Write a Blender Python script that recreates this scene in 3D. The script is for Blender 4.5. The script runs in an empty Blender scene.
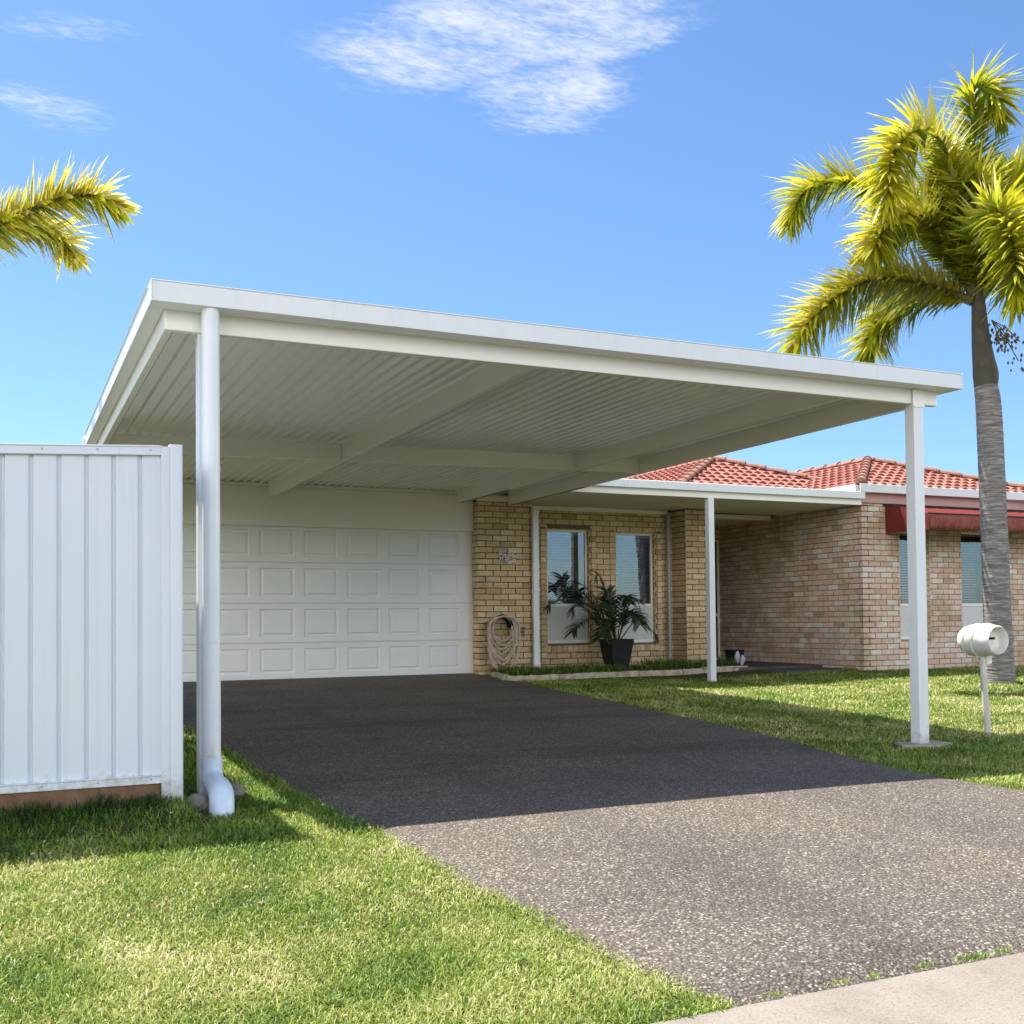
import bpy, bmesh, math, random
import numpy as np
from mathutils import Vector, Matrix
random.seed(7); rng = np.random.default_rng(11)
C = bpy.context.scene.collection
sc = bpy.context.scene

# ------------------------------------------------------------------ camera, sky, sun, exposure
F, YAW, PIT, ROL, CY = 1096.1, .4347, .0258, -.0099, 594.2
fw = Vector((math.sin(YAW)*math.cos(PIT), math.cos(YAW)*math.cos(PIT), math.sin(PIT)))
rt = Vector((math.cos(YAW), -math.sin(YAW), 0)); up = rt.cross(fw)
r2 = rt*math.cos(ROL)+up*math.sin(ROL); u2 = up*math.cos(ROL)-rt*math.sin(ROL)
cd = bpy.data.cameras.new('camera'); cam = bpy.data.objects.new('camera', cd); C.objects.link(cam)
cam.matrix_world = Matrix(((r2.x, u2.x, -fw.x, 0), (r2.y, u2.y, -fw.y, 0), (r2.z, u2.z, -fw.z, 1.0), (0, 0, 0, 1)))
cd.sensor_width = 36; cd.lens = F*36/1024; cd.shift_y = (CY-512)/1024; cd.clip_start = .05; cd.clip_end = 2000
sc.camera = cam
SUN = Vector((-.25, .40, 1.0)).normalized()
EL = math.asin(SUN.z); AZ = math.atan2(SUN.x, SUN.y)
SKY_STRENGTH = .13; SUN_STRENGTH = 3.25; EXPOSURE = 1.80
w = bpy.data.worlds.new("World"); sc.world = w; w.use_nodes = True
wn, wl = w.node_tree.nodes, w.node_tree.links
wn.clear()
def N(nodes, typ, **kw):
    n = nodes.new(typ)
    for k, v in kw.items():
        if k.startswith('i_'):
            key = k[2:]; key = int(key) if key.isdigit() else key.replace('_', ' ')
            n.inputs[key].default_value = v
        else: setattr(n, k, v)
    return n
def math_(nt, op, a, b=None, clamp=False):
    n = nt.nodes.new('ShaderNodeMath'); n.operation = op; n.use_clamp = clamp
    for i, v in enumerate((a, b)):
        if v is None: continue
        if isinstance(v, (int, float)): n.inputs[i].default_value = v
        else: nt.links.new(v, n.inputs[i])
    return n.outputs[0]
sky = N(wn, 'ShaderNodeTexSky', sky_type='NISHITA', sun_disc=False, sun_elevation=EL, sun_rotation=AZ, altitude=0.0, air_density=1.0, dust_density=.6, ozone_density=1.4)
tint = N(wn, 'ShaderNodeMix', data_type='RGBA', blend_type='MULTIPLY'); tint.inputs[0].default_value = 1
tint.inputs[7].default_value = (.275, .360, .445, 1)
wl.new(sky.outputs[0], tint.inputs[6])
tc = N(wn, 'ShaderNodeTexCoord'); sep = N(wn, 'ShaderNodeSeparateXYZ'); wl.new(tc.outputs['Generated'], sep.inputs[0])
wt = w.node_tree
zc = math_(wt, 'MAXIMUM', sep.outputs[2], .05)
cu = math_(wt, 'DIVIDE', sep.outputs[0], zc); cv = math_(wt, 'DIVIDE', sep.outputs[1], zc)
comb = N(wn, 'ShaderNodeCombineXYZ'); wl.new(cu, comb.inputs[0]); wl.new(cv, comb.inputs[1])
def ell(u0, v0, a, b, ang, soft=1.0):
    du = math_(wt, 'SUBTRACT', cu, u0); dv = math_(wt, 'SUBTRACT', cv, v0)
    ca, sa = math.cos(ang), math.sin(ang)
    p = math_(wt, 'DIVIDE', math_(wt, 'ADD', math_(wt, 'MULTIPLY', du, ca), math_(wt, 'MULTIPLY', dv, sa)), a)
    q = math_(wt, 'DIVIDE', math_(wt, 'SUBTRACT', math_(wt, 'MULTIPLY', dv, ca), math_(wt, 'MULTIPLY', du, sa)), b)
    rr = math_(wt, 'ADD', math_(wt, 'MULTIPLY', p, p), math_(wt, 'MULTIPLY', q, q))
    return math_(wt, 'SUBTRACT', 1.0, rr)
masks = [ell(.77, 1.68, .34, .19, -.75), ell(.93, 1.84, .18, .17, .6), ell(.97, 1.60, .14, .07, -.9), ell(.46, 1.62, .26, .06, -.5),
         math_(wt, 'SUBTRACT', ell(.09, 1.95, .17, .07, -.3), .68), math_(wt, 'SUBTRACT', ell(.075, 2.26, .17, .15, .5), .60)]
m = masks[0]
for k in masks[1:]: m = math_(wt, 'MAXIMUM', m, k)
m = math_(wt, 'MAXIMUM', m, -.6)
mp = N(wn, 'ShaderNodeMapping'); mp.inputs['Rotation'].default_value = (0, 0, .55); mp.inputs['Scale'].default_value = (1, 1.9, 1); wl.new(comb.outputs[0], mp.inputs[0])
n1 = N(wn, 'ShaderNodeTexNoise', i_Scale=4.0, i_Detail=9.0, i_Roughness=.62, i_Distortion=.35); wl.new(mp.outputs[0], n1.inputs['Vector'])
n2 = N(wn, 'ShaderNodeTexNoise', i_Scale=30.0, i_Detail=6.0, i_Roughness=.6, i_Distortion=.5); wl.new(mp.outputs[0], n2.inputs['Vector'])
dens = math_(wt, 'ADD', math_(wt, 'MULTIPLY', n1.outputs[0], 1.5), math_(wt, 'MULTIPLY', n2.outputs[0], 1.0))
dens = math_(wt, 'ADD', dens, math_(wt, 'MULTIPLY', math_(wt, 'MINIMUM', m, .75), .55))
mr = N(wn, 'ShaderNodeMapRange', interpolation_type='SMOOTHSTEP'); wl.new(dens, mr.inputs[0])
mr.inputs[1].default_value = 1.14; mr.inputs[2].default_value = 2.22; mr.inputs[4].default_value = .88
gate = N(wn, 'ShaderNodeMapRange'); wl.new(m, gate.inputs[0]); gate.inputs[1].default_value = -.55; gate.inputs[2].default_value = .35
cfac = math_(wt, 'MULTIPLY', mr.outputs[0], gate.outputs[0], True)
cm = N(wn, 'ShaderNodeMix', data_type='RGBA'); wl.new(cfac, cm.inputs[0]); wl.new(tint.outputs[2], cm.inputs[6]); cm.inputs[7].default_value = (2.25, 2.32, 2.4, 1)
# broken bright cumulus added out of view, behind and beside the camera, as fill light
nb_ = N(wn, 'ShaderNodeTexNoise', i_Scale=2.3, i_Detail=7.0, i_Roughness=.58); wl.new(tc.outputs['Generated'], nb_.inputs['Vector'])
back = N(wn, 'ShaderNodeMapRange'); wl.new(math_(wt, 'SUBTRACT', sep.outputs[1], math_(wt, 'MULTIPLY', math_(wt, 'ABSOLUTE', sep.outputs[0]), .42)), back.inputs[0]); back.inputs[1].default_value = .25; back.inputs[2].default_value = -.35; back.inputs[3].default_value = -.55; back.inputs[4].default_value = .16
low = N(wn, 'ShaderNodeMapRange'); wl.new(sep.outputs[2], low.inputs[0]); low.inputs[1].default_value = .0; low.inputs[2].default_value = .07; low.inputs[3].default_value = -.3; low.inputs[4].default_value = 0
high = N(wn, 'ShaderNodeMapRange'); wl.new(sep.outputs[2], high.inputs[0]); high.inputs[1].default_value = .36; high.inputs[2].default_value = .62; high.inputs[3].default_value = 0; high.inputs[4].default_value = -.35
bd = math_(wt, 'ADD', math_(wt, 'ADD', nb_.outputs[0], back.outputs[0]), math_(wt, 'ADD', low.outputs[0], high.outputs[0]))
dt = N(wn, 'ShaderNodeVectorMath', operation='DOT_PRODUCT'); wl.new(tc.outputs['Generated'], dt.inputs[0]); dt.inputs[1].default_value = (.60, -.80, .06)
gap = N(wn, 'ShaderNodeMapRange'); wl.new(dt.outputs['Value'], gap.inputs[0]); gap.inputs[1].default_value = .93; gap.inputs[2].default_value = .975; gap.inputs[4].default_value = -.5  # hole in the added clouds so the panes mirror blue sky
bd = math_(wt, 'ADD', bd, gap.outputs[0])
br = N(wn, 'ShaderNodeMapRange', interpolation_type='SMOOTHSTEP'); wl.new(bd, br.inputs[0]); br.inputs[1].default_value = .50; br.inputs[2].default_value = .64
cm2 = N(wn, 'ShaderNodeMix', data_type='RGBA'); wl.new(br.outputs[0], cm2.inputs[0]); wl.new(cm.outputs[2], cm2.inputs[6]); cm2.inputs[7].default_value = (7.2, 7.2, 7.3, 1); cm = cm2
bg = N(wn, 'ShaderNodeBackground'); bg.inputs[1].default_value = SKY_STRENGTH; wl.new(cm.outputs[2], bg.inputs[0])
wo = N(wn, 'ShaderNodeOutputWorld'); wl.new(bg.outputs[0], wo.inputs[0])
sl = bpy.data.lights.new('sun', 'SUN'); sl.energy = SUN_STRENGTH; sl.angle = math.radians(.53); sl.color = (1.0, .95, .86)
so = bpy.data.objects.new('sun', sl); C.objects.link(so); so.location = (0, 0, 30); so.rotation_euler = SUN.to_track_quat('Z', 'Y').to_euler()
vs = sc.view_settings; vs.view_transform = 'Standard'; vs.look = 'None'; vs.exposure = EXPOSURE; vs.gamma = 1; vs.use_curve_mapping = False
sc.cycles.max_bounces = 12; sc.cycles.diffuse_bounces = 8; sc.cycles.transparent_max_bounces = 16

# ------------------------------------------------------------------ helpers
class MB:
    """collects faces, then links them as ONE mesh object"""
    def __init__(s): s.v = []; s.f = []; s.mi = []; s.col = []
    def add(s, vs, fs, mi=0, col=None):
        o = len(s.v); s.v += [tuple(p) for p in vs]
        for f in fs: s.f.append(tuple(i+o for i in f)); s.mi.append(mi); s.col.append(col)
        return s
    def box(s, x0, x1, y0, y1, z0, z1, mi=0, col=None):
        return s.add([(x0,y0,z0),(x1,y0,z0),(x1,y1,z0),(x0,y1,z0),(x0,y0,z1),(x1,y0,z1),(x1,y1,z1),(x0,y1,z1)],
                     [(0,3,2,1),(4,5,6,7),(0,1,5,4),(1,2,6,5),(2,3,7,6),(3,0,4,7)], mi, col)
    def obox(s, o, a, b, c, mi=0, col=None):
        o, a, b, c = map(Vector, (o, a, b, c))
        p = [o, o+a, o+a+b, o+b, o+c, o+a+c, o+a+b+c, o+b+c]
        fs = [(0,3,2,1),(4,5,6,7),(0,1,5,4),(1,2,6,5),(2,3,7,6),(3,0,4,7)]
        if a.cross(b).dot(c) < 0: fs = [f[::-1] for f in fs]
        return s.add(p, fs, mi, col)
    def tube(s, pts, r, n=12, cap=True, mi=0, flat=None):
        pts = [Vector(p) for p in pts]; R = r if isinstance(r, (list, tuple)) else [r]*len(pts)
        t0 = (pts[1]-pts[0]).normalized(); a = t0.orthogonal().normalized(); vs = []; L = len(pts)
        for i, p in enumerate(pts):
            t = (pts[min(i+1, L-1)]-pts[max(i-1, 0)]).normalized()
            a = (a-t*a.dot(t)).normalized(); b = t.cross(a)
            for k in range(n):
                q = 2*math.pi*k/n; vs.append(p+(a*math.cos(q)+b*math.sin(q))*R[i])
        fs = [(i*n+k, i*n+(k+1) % n, (i+1)*n+(k+1) % n, (i+1)*n+k) for i in range(L-1) for k in range(n)]
        if cap: fs += [tuple(range(n))[::-1], tuple((L-1)*n+k for k in range(n))]
        return s.add(vs, fs, mi)
    def prism(s, poly, axis, a, b, mi=0):
        """poly in the two other axes, extruded along axis from a to b"""
        def P(p, t):
            return {'x': (t, p[0], p[1]), 'y': (p[0], t, p[1]), 'z': (p[0], p[1], t)}[axis]
        n = len(poly); vs = [P(p, a) for p in poly]+[P(p, b) for p in poly]
        return s.add(vs, [tuple(range(n)), tuple(range(n, 2*n))[::-1]]+[(k, k+n, (k+1) % n+n, (k+1) % n) for k in range(n)], mi)
    def build(s, name, mat, parent=None, base=None, smooth=False, bevel=0, loc=None):
        off = Vector((0, 0, 0)); p = parent
        while p: off += p.location; p = p.parent
        if loc is not None: lo = Vector(loc)
        else: lo = Vector((0, 0, 0))
        me = bpy.data.meshes.new(name)
        me.from_pydata([tuple(Vector(q)-off-lo) for q in s.v], [], s.f)
        mats = mat if isinstance(mat, (list, tuple)) else [mat]
        for q in mats: me.materials.append(q)
        me.polygons.foreach_set('material_index', s.mi)
        if any(c is not None for c in s.col):
            at = me.attributes.new('tint', 'FLOAT', 'FACE'); at.data.foreach_set('value', [0.5 if c is None else c for c in s.col])
        me.update(); me.validate()
        bm = bmesh.new(); bm.from_mesh(me); bmesh.ops.recalc_face_normals(bm, faces=bm.faces); bm.to_mesh(me); bm.free()
        o = bpy.data.objects.new(name, me); C.objects.link(o); o.location = lo
        if parent: o.parent = parent
        if smooth:
            me.polygons.foreach_set('use_smooth', [True]*len(me.polygons))
            try: me.set_sharp_from_angle(angle=math.radians(40))
            except Exception: pass
        if bevel:
            b = o.modifiers.new('bevel', 'BEVEL'); b.width = bevel; b.segments = 2; b.limit_method = 'ANGLE'; b.angle_limit = math.radians(50)
        return o
def thing(name, label, cat, loc, group=None):
    o = bpy.data.objects.new(name, None); C.objects.link(o); o.location = loc; o.empty_display_size = .2
    return tag(o, label, cat, group)
def tag(o, label=None, cat=None, group=None, kind=None):
    if label: o['label'] = label
    if cat: o['category'] = cat
    if group: o['group'] = group
    if kind: o['kind'] = kind
    return o
def sstep(a, b, x):
    t = np.clip((x-a)/(b-a), 0, 1); return t*t*(3-2*t)
def G(X, Y):
    X = np.asarray(X, float); Y = np.asarray(Y, float)
    z = np.interp(Y, [-6.1, -6.0, 2.55, 2.66, 5.2, 6.6, 14.8, 30], [-.2, -.34, -.34, -.14, -.035, -.02, .25, .3])
    z = z-.07*np.exp(-((X-9.1)**2+(Y-12.6)**2)/2.5)
    z = z+.11*sstep(5.62, 5.95, Y)*(1-sstep(.82, .97, X))*(1-sstep(6.5, 7.5, Y))
    z = z-.03*np.exp(-((X-6.6)**2/1.5+(Y-5.4)**2/.35))
    return z
def bez(pts, n):
    """Catmull-Rom through the points"""
    P = [Vector(p) for p in pts]; P = [P[0]*2-P[1]]+P+[P[-1]*2-P[-2]]; out = []; S = len(P)-3
    for k in range(n+1):
        t = k/n*S; i = min(int(t), S-1); t -= i; a, b, c, d = P[i:i+4]
        out.append(.5*((2*b)+(c-a)*t+(2*a-5*b+4*c-d)*t*t+(3*b-a-3*c+d)*t**3))
    return out

# ------------------------------------------------------------------ materials
def mat(name, col=(.8, .8, .8), rough=.5, spec=.5, metal=0, var=None, vscale=3, bump=0, bscale=60, bdist=.01, col2=None, coat=0, detail=6):
    """principled with a noise-driven second colour (dirt, wear) and a noise bump, both in object space"""
    m = bpy.data.materials.new(name); m.use_nodes = True; nt = m.node_tree; b = nt.nodes['Principled BSDF']
    b.inputs['Base Color'].default_value = (*col, 1); b.inputs['Roughness'].default_value = rough
    b.inputs['Metallic'].default_value = metal; b.inputs['Specular IOR Level'].default_value = spec
    b.inputs['Coat Weight'].default_value = coat
    g = nt.nodes.new('ShaderNodeNewGeometry')
    if col2:
        n = N(nt.nodes, 'ShaderNodeTexNoise', i_Scale=vscale, i_Detail=float(detail), i_Roughness=.65); nt.links.new(g.outputs['Position'], n.inputs['Vector'])
        r = N(nt.nodes, 'ShaderNodeMapRange'); r.inputs[1].default_value = .5-(var or .2); r.inputs[2].default_value = .5+(var or .2); nt.links.new(n.outputs[0], r.inputs[0])
        x = N(nt.nodes, 'ShaderNodeMix', data_type='RGBA'); nt.links.new(r.outputs[0], x.inputs[0]); x.inputs[6].default_value = (*col, 1); x.inputs[7].default_value = (*col2, 1)
        nt.links.new(x.outputs[2], b.inputs['Base Color'])
    if bump:
        n = N(nt.nodes, 'ShaderNodeTexNoise', i_Scale=bscale, i_Detail=4.0); nt.links.new(g.outputs['Position'], n.inputs['Vector'])
        q = N(nt.nodes, 'ShaderNodeBump', i_Strength=bump, i_Distance=bdist); nt.links.new(n.outputs[0], q.inputs['Height']); nt.links.new(q.outputs[0], b.inputs['Normal'])
    return m
def ramp(nt, fac, stops, interp='LINEAR'):
    r = nt.nodes.new('ShaderNodeValToRGB'); nt.links.new(fac, r.inputs[0]); r.color_ramp.interpolation = interp
    e = r.color_ramp.elements
    while len(e) < len(stops): e.new(.5)
    for k, (p, c) in enumerate(stops): e[k].position = p; e[k].color = (*c, 1)
    return r.outputs[0]
def mixc(nt, fac, a, b, mode='MIX'):
    x = N(nt.nodes, 'ShaderNodeMix', data_type='RGBA', blend_type=mode)
    for i, v in ((0, fac), (6, a), (7, b)):
        if isinstance(v, tuple): x.inputs[i].default_value = (*v, 1)
        elif isinstance(v, (int, float)): x.inputs[i].default_value = v
        else: nt.links.new(v, x.inputs[i])
    return x.outputs[2]

WHITE = mat('white_powdercoat', (.80, .81, .82), .32, .5, col2=(.74, .75, .75), var=.25, vscale=1.3, bump=.04, bscale=25)
CREAM = mat('cream_painted_steel', (.89, .87, .80), .34, .6, col2=(.85, .82, .73), var=.25, vscale=1.1, bump=.04, bscale=20)
CEIL = mat('cream_roof_sheeting', (.89, .88, .83), .26, .8, coat=.5, col2=(.85, .83, .77), var=.25, vscale=.9, bump=.10, bscale=3, bdist=.02)
FENCEW = mat('white_steel_fence', (.72, .755, .80), .42, .5, col2=(.66, .71, .77), var=.3, vscale=1.7, bump=.05, bscale=8)
PVC = mat('white_pvc', (.82, .84, .86), .28, .5, col2=(.75, .77, .78), var=.2, vscale=5)
PIPEBLUE = mat('pale_pvc_elbow', (.66, .76, .88), .35, .5, col2=(.60, .70, .82), var=.2, vscale=14)
DOORP = mat('garage_door_paint', (.87, .87, .84), .40, .5, col2=(.84, .84, .80), var=.25, vscale=1.0, bump=.12, bscale=260, bdist=.001)
HEADER = mat('garage_header_paint', (.89, .87, .79), .55, .4, col2=(.85, .82, .72), var=.2, vscale=1.2)
SOFFIT = mat('porch_soffit_board', (.80, .77, .66), .5, .4, col2=(.73, .70, .57), var=.2, vscale=1.5)
PINK = mat('pink_fascia', (.58, .37, .33), .5, .4, col2=(.50, .27, .24), var=.15, vscale=1.8)
TRIM = mat('cream_window_frame', (.86, .85, .78), .4, .5, col2=(.80, .78, .68), var=.2, vscale=6)
DARK = mat('dark_interior', (.03, .03, .03), .8, .2)
BLACK = mat('black_plastic', (.010, .011, .011), .6, .25, col2=(.02, .02, .02), vscale=9)
BLIND = mat('grey_blind_slats', (.50, .51, .52), .5, .4)
CURT = mat('grey_curtain', (.22, .21, .20), .9, .1, col2=(.14, .13, .12), var=.1, vscale=9)
WBLIND = mat('white_closed_blind', (.66, .67, .64), .6, .3)
RUST = mat('rusty_underside', (.42, .35, .26), .7, .3, col2=(.30, .20, .11), var=.12, vscale=6)
TIMBER = mat('brown_sleeper', (.16, .09, .055), .85, .2, col2=(.24, .14, .08), var=.15, vscale=14, bump=.5, bscale=60)
STONE = mat('brown_rock', (.17, .14, .11), .85, .3, col2=(.28, .25, .20), var=.15, vscale=22, bump=.8, bscale=40, bdist=.01)
CONC = mat('old_concrete', (.42, .38, .32), .9, .2, col2=(.30, .26, .20), var=.15, vscale=12, bump=.5, bscale=90)
EDGE = mat('cream_edging_stone', (.52, .45, .34), .85, .2, col2=(.33, .26, .17), var=.14, vscale=9, bump=.6, bscale=60)
BARK_S = mat('palm_crownshaft', (.11, .095, .07), .7, .3, col2=(.06, .05, .04), var=.2, vscale=7)
SOIL = mat('garden_soil', (.05, .038, .028), .95, .1, col2=(.09, .07, .05), var=.15, vscale=20, bump=.8, bscale=60)
HOSE = mat('tan_hose', (.62, .50, .40), .5, .4, col2=(.36, .28, .21), vscale=30)
MAILW = mat('glossy_white_mailbox', (.86, .86, .82), .35, .5, col2=(.66, .63, .55), var=.12, vscale=7)
RED = mat('red_awning_canvas', (.17, .032, .028), .85, .1, col2=(.15, .025, .02), var=.2, vscale=6, bump=.3, bscale=300)
REDF = mat('faded_awning_canvas', (.36, .12, .10), .85, .1, col2=(.20, .06, .045), var=.2, vscale=8, bump=.3, bscale=300)
DKGREEN = mat('pot_leaf', (.012, .030, .010), .42, .4, col2=(.022, .050, .014), var=.2, vscale=12)

def splash(m, z0=.02, h=.22, col=(.34, .27, .18)):
    nt = m.node_tree; b = nt.nodes['Principled BSDF']; g = nt.nodes.new('ShaderNodeNewGeometry'); sx = N(nt.nodes, 'ShaderNodeSeparateXYZ'); nt.links.new(g.outputs['Position'], sx.inputs[0])
    n = N(nt.nodes, 'ShaderNodeTexNoise', i_Scale=16.0, i_Detail=8.0, i_Roughness=.75); nt.links.new(g.outputs['Position'], n.inputs['Vector'])
    hh = N(nt.nodes, 'ShaderNodeMapRange'); nt.links.new(sx.outputs[2], hh.inputs[0]); hh.inputs[1].default_value = z0; hh.inputs[2].default_value = z0+h; hh.inputs[3].default_value = .34; hh.inputs[4].default_value = -.12
    v = N(nt.nodes, 'ShaderNodeMapRange'); nt.links.new(math_(nt, 'ADD', n.outputs[0], hh.outputs[0]), v.inputs[0]); v.inputs[1].default_value = .60; v.inputs[2].default_value = .80; v.inputs[4].default_value = .55
    st = N(nt.nodes, 'ShaderNodeTexNoise', i_Scale=1.0, i_Detail=5.0); mp_ = N(nt.nodes, 'ShaderNodeMapping'); mp_.inputs['Scale'].default_value = (22, 22, .8); nt.links.new(g.outputs['Position'], mp_.inputs[0]); nt.links.new(mp_.outputs[0], st.inputs['Vector'])
    sv = N(nt.nodes, 'ShaderNodeMapRange'); nt.links.new(st.outputs[0], sv.inputs[0]); sv.inputs[1].default_value = .56; sv.inputs[2].default_value = .78; sv.inputs[4].default_value = .14
    src = b.inputs['Base Color'].links[0].from_socket
    nt.links.new(mixc(nt, v.outputs[0], mixc(nt, sv.outputs[0], src, (.40, .38, .33)), col), b.inputs['Base Color'])
splash(FENCEW, .12, .22); splash(WHITE, -.05, .30); splash(PVC, .1, .3)

def mat_brick(name, ca, cb, cc, mortar, smear, sm_lo=.52, sm_hi=.60):
    m = bpy.data.materials.new(name); m.use_nodes = True; nt = m.node_tree; b = nt.nodes['Principled BSDF']
    g = nt.nodes.new('ShaderNodeNewGeometry'); a = N(nt.nodes, 'ShaderNodeAttribute', attribute_name='tint')
    c = ramp(nt, a.outputs['Fac'], [(0, ca), (.45, cb), (.8, cc), (1, tuple(x*.72 for x in cb))])
    n = N(nt.nodes, 'ShaderNodeTexNoise', i_Scale=38.0, i_Detail=6.0, i_Roughness=.7); nt.links.new(g.outputs['Position'], n.inputs['Vector'])
    c = mixc(nt, .75, c, ramp(nt, n.outputs[0], [(.25, (.55, .52, .5)), (.5, (1, 1, 1)), (.75, (1.25, 1.25, 1.25))]), 'MULTIPLY')
    s = N(nt.nodes, 'ShaderNodeTexNoise', i_Scale=1.7, i_Detail=8.0, i_Roughness=.72); nt.links.new(g.outputs['Position'], s.inputs['Vector'])
    r = N(nt.nodes, 'ShaderNodeMapRange'); r.inputs[1].default_value = sm_lo; r.inputs[2].default_value = sm_hi; r.inputs[4].default_value = .75; nt.links.new(s.outputs[0], r.inputs[0])
    c = mixc(nt, r.outputs[0], c, smear)
    nt.links.new(c, b.inputs['Base Color']); b.inputs['Roughness'].default_value = .9; b.inputs['Specular IOR Level'].default_value = .2
    q = N(nt.nodes, 'ShaderNodeBump', i_Strength=.7, i_Distance=.004); nt.links.new(n.outputs[0], q.inputs['Height']); nt.links.new(q.outputs[0], b.inputs['Normal'])
    mm = mat(name+'_mortar', mortar, .95, .1, col2=tuple(x*.7 for x in mortar), var=.2, vscale=7, bump=.8, bscale=150)
    return [m, mm]
BR_TAN = mat_brick('tan_brick', (.66, .49, .29), (.58, .41, .22), (.72, .57, .38), (.22, .145, .08), (.42, .28, .13), .56, .66)
BR_PINK = mat_brick('cream_pink_brick', (.74, .55, .44), (.64, .45, .34), (.76, .69, .60), (.36, .25, .15), (.46, .32, .18), .52, .62)

def mat_tile():
    m = mat('red_roof_tile', (.36, .165, .13), .9, .15, col2=(.25, .10, .08), var=.2, vscale=2.5, bump=.5, bscale=50, bdist=.004)
    return m
TILE = mat_tile()
CAP = mat('weathered_ridge_cap', (.36, .155, .115), .85, .2, col2=(.27, .17, .13), var=.15, vscale=5, bump=.5, bscale=60)

def mat_drive():
    m = bpy.data.materials.new('exposed_aggregate'); m.use_nodes = True; nt = m.node_tree; b = nt.nodes['Principled BSDF']
    g = nt.nodes.new('ShaderNodeNewGeometry'); P = g.outputs['Position']
    wv = N(nt.nodes, 'ShaderNodeTexNoise', i_Scale=45.0, i_Detail=2.0); nt.links.new(P, wv.inputs['Vector'])
    ad = N(nt.nodes, 'ShaderNodeMix', data_type='VECTOR'); ad.inputs[0].default_value = .012; nt.links.new(P, ad.inputs[4]); nt.links.new(wv.outputs['Color'], ad.inputs[5])
    v = N(nt.nodes, 'ShaderNodeTexVoronoi', i_Scale=78.0, i_Randomness=1.0); nt.links.new(ad.outputs[1], v.inputs['Vector'])
    v2 = N(nt.nodes, 'ShaderNodeTexVoronoi', i_Scale=150.0); nt.links.new(ad.outputs[1], v2.inputs['Vector'])
    sp = N(nt.nodes, 'ShaderNodeSeparateColor'); nt.links.new(v.outputs['Color'], sp.inputs[0])
    st = ramp(nt, sp.outputs[0], [(0, (.055, .042, .034)), (.25, (.088, .070, .057)), (.55, (.135, .112, .092)), (.80, (.22, .186, .150)), (.96, (.40, .35, .285))])
    sp2 = N(nt.nodes, 'ShaderNodeSeparateColor'); nt.links.new(v2.outputs['Color'], sp2.inputs[0])
    fine = ramp(nt, sp2.outputs[1], [(0, (.042, .033, .028)), (.6, (.095, .077, .064)), (1, (.20, .17, .135))])
    dd = N(nt.nodes, 'ShaderNodeMapRange'); nt.links.new(v.outputs['Distance'], dd.inputs[0]); dd.inputs[1].default_value = .35; dd.inputs[2].default_value = .55
    c = mixc(nt, dd.outputs[0], st, fine)
    big = N(nt.nodes, 'ShaderNodeTexNoise', i_Scale=.9, i_Detail=5.0, i_Roughness=.6); nt.links.new(P, big.inputs['Vector'])
    c = mixc(nt, 1.0, c, ramp(nt, big.outputs[0], [(.3, (.80, .79, .80)), (.5, (1, 1, 1)), (.7, (1.16, 1.13, 1.1))]), 'MULTIPLY')
    # tyre-worn darker, oily patch inside the carport: dirt with a shape of its own
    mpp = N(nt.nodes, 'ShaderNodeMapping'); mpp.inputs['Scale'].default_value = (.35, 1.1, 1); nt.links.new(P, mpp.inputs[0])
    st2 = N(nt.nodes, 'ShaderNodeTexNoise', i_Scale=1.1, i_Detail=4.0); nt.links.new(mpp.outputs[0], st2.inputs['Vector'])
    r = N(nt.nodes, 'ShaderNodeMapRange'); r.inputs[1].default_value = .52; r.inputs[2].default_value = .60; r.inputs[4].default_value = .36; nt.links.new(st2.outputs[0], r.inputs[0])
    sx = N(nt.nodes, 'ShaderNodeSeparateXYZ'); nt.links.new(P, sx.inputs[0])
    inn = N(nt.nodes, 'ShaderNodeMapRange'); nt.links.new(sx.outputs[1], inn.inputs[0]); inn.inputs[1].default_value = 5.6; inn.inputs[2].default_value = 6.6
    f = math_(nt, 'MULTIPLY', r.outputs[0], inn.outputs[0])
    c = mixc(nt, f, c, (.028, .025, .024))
    for tx in (2.75, 4.35):                                   # worn wheel tracks
        ab = math_(nt, 'ABSOLUTE', math_(nt, 'SUBTRACT', math_(nt, 'ADD', sx.outputs[0], math_(nt, 'MULTIPLY', big.outputs[0], .25)), tx+.12))
        tr = N(nt.nodes, 'ShaderNodeMapRange', interpolation_type='SMOOTHSTEP'); nt.links.new(ab, tr.inputs[0]); tr.inputs[1].default_value = .24; tr.inputs[2].default_value = .06; tr.inputs[3].default_value = 0; tr.inputs[4].default_value = .17
        c = mixc(nt, tr.outputs[0], c, (.05, .042, .038))
    oil = N(nt.nodes, 'ShaderNodeTexVoronoi', i_Scale=1.15); nt.links.new(P, oil.inputs['Vector'])
    orr = N(nt.nodes, 'ShaderNodeMapRange', interpolation_type='SMOOTHSTEP'); nt.links.new(math_(nt, 'ADD', oil.outputs['Distance'], math_(nt, 'MULTIPLY', wv.outputs[0], .05)), orr.inputs[0]); orr.inputs[1].default_value = .13; orr.inputs[2].default_value = .055; orr.inputs[3].default_value = 0; orr.inputs[4].default_value = .35
    c = mixc(nt, orr.outputs[0], c, (.035, .03, .028))
    nt.links.new(c, b.inputs['Base Color']); b.inputs['Roughness'].default_value = .78; b.inputs['Specular IOR Level'].default_value = .35
    h = math_(nt, 'SUBTRACT', math_(nt, 'MULTIPLY', sp.outputs[2], .6), v.outputs['Distance'])
    q = N(nt.nodes, 'ShaderNodeBump', i_Strength=.95, i_Distance=.009); nt.links.new(h, q.inputs['Height']); nt.links.new(q.outputs[0], b.inputs['Normal'])
    return m
DRIVE = mat_drive()
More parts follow.
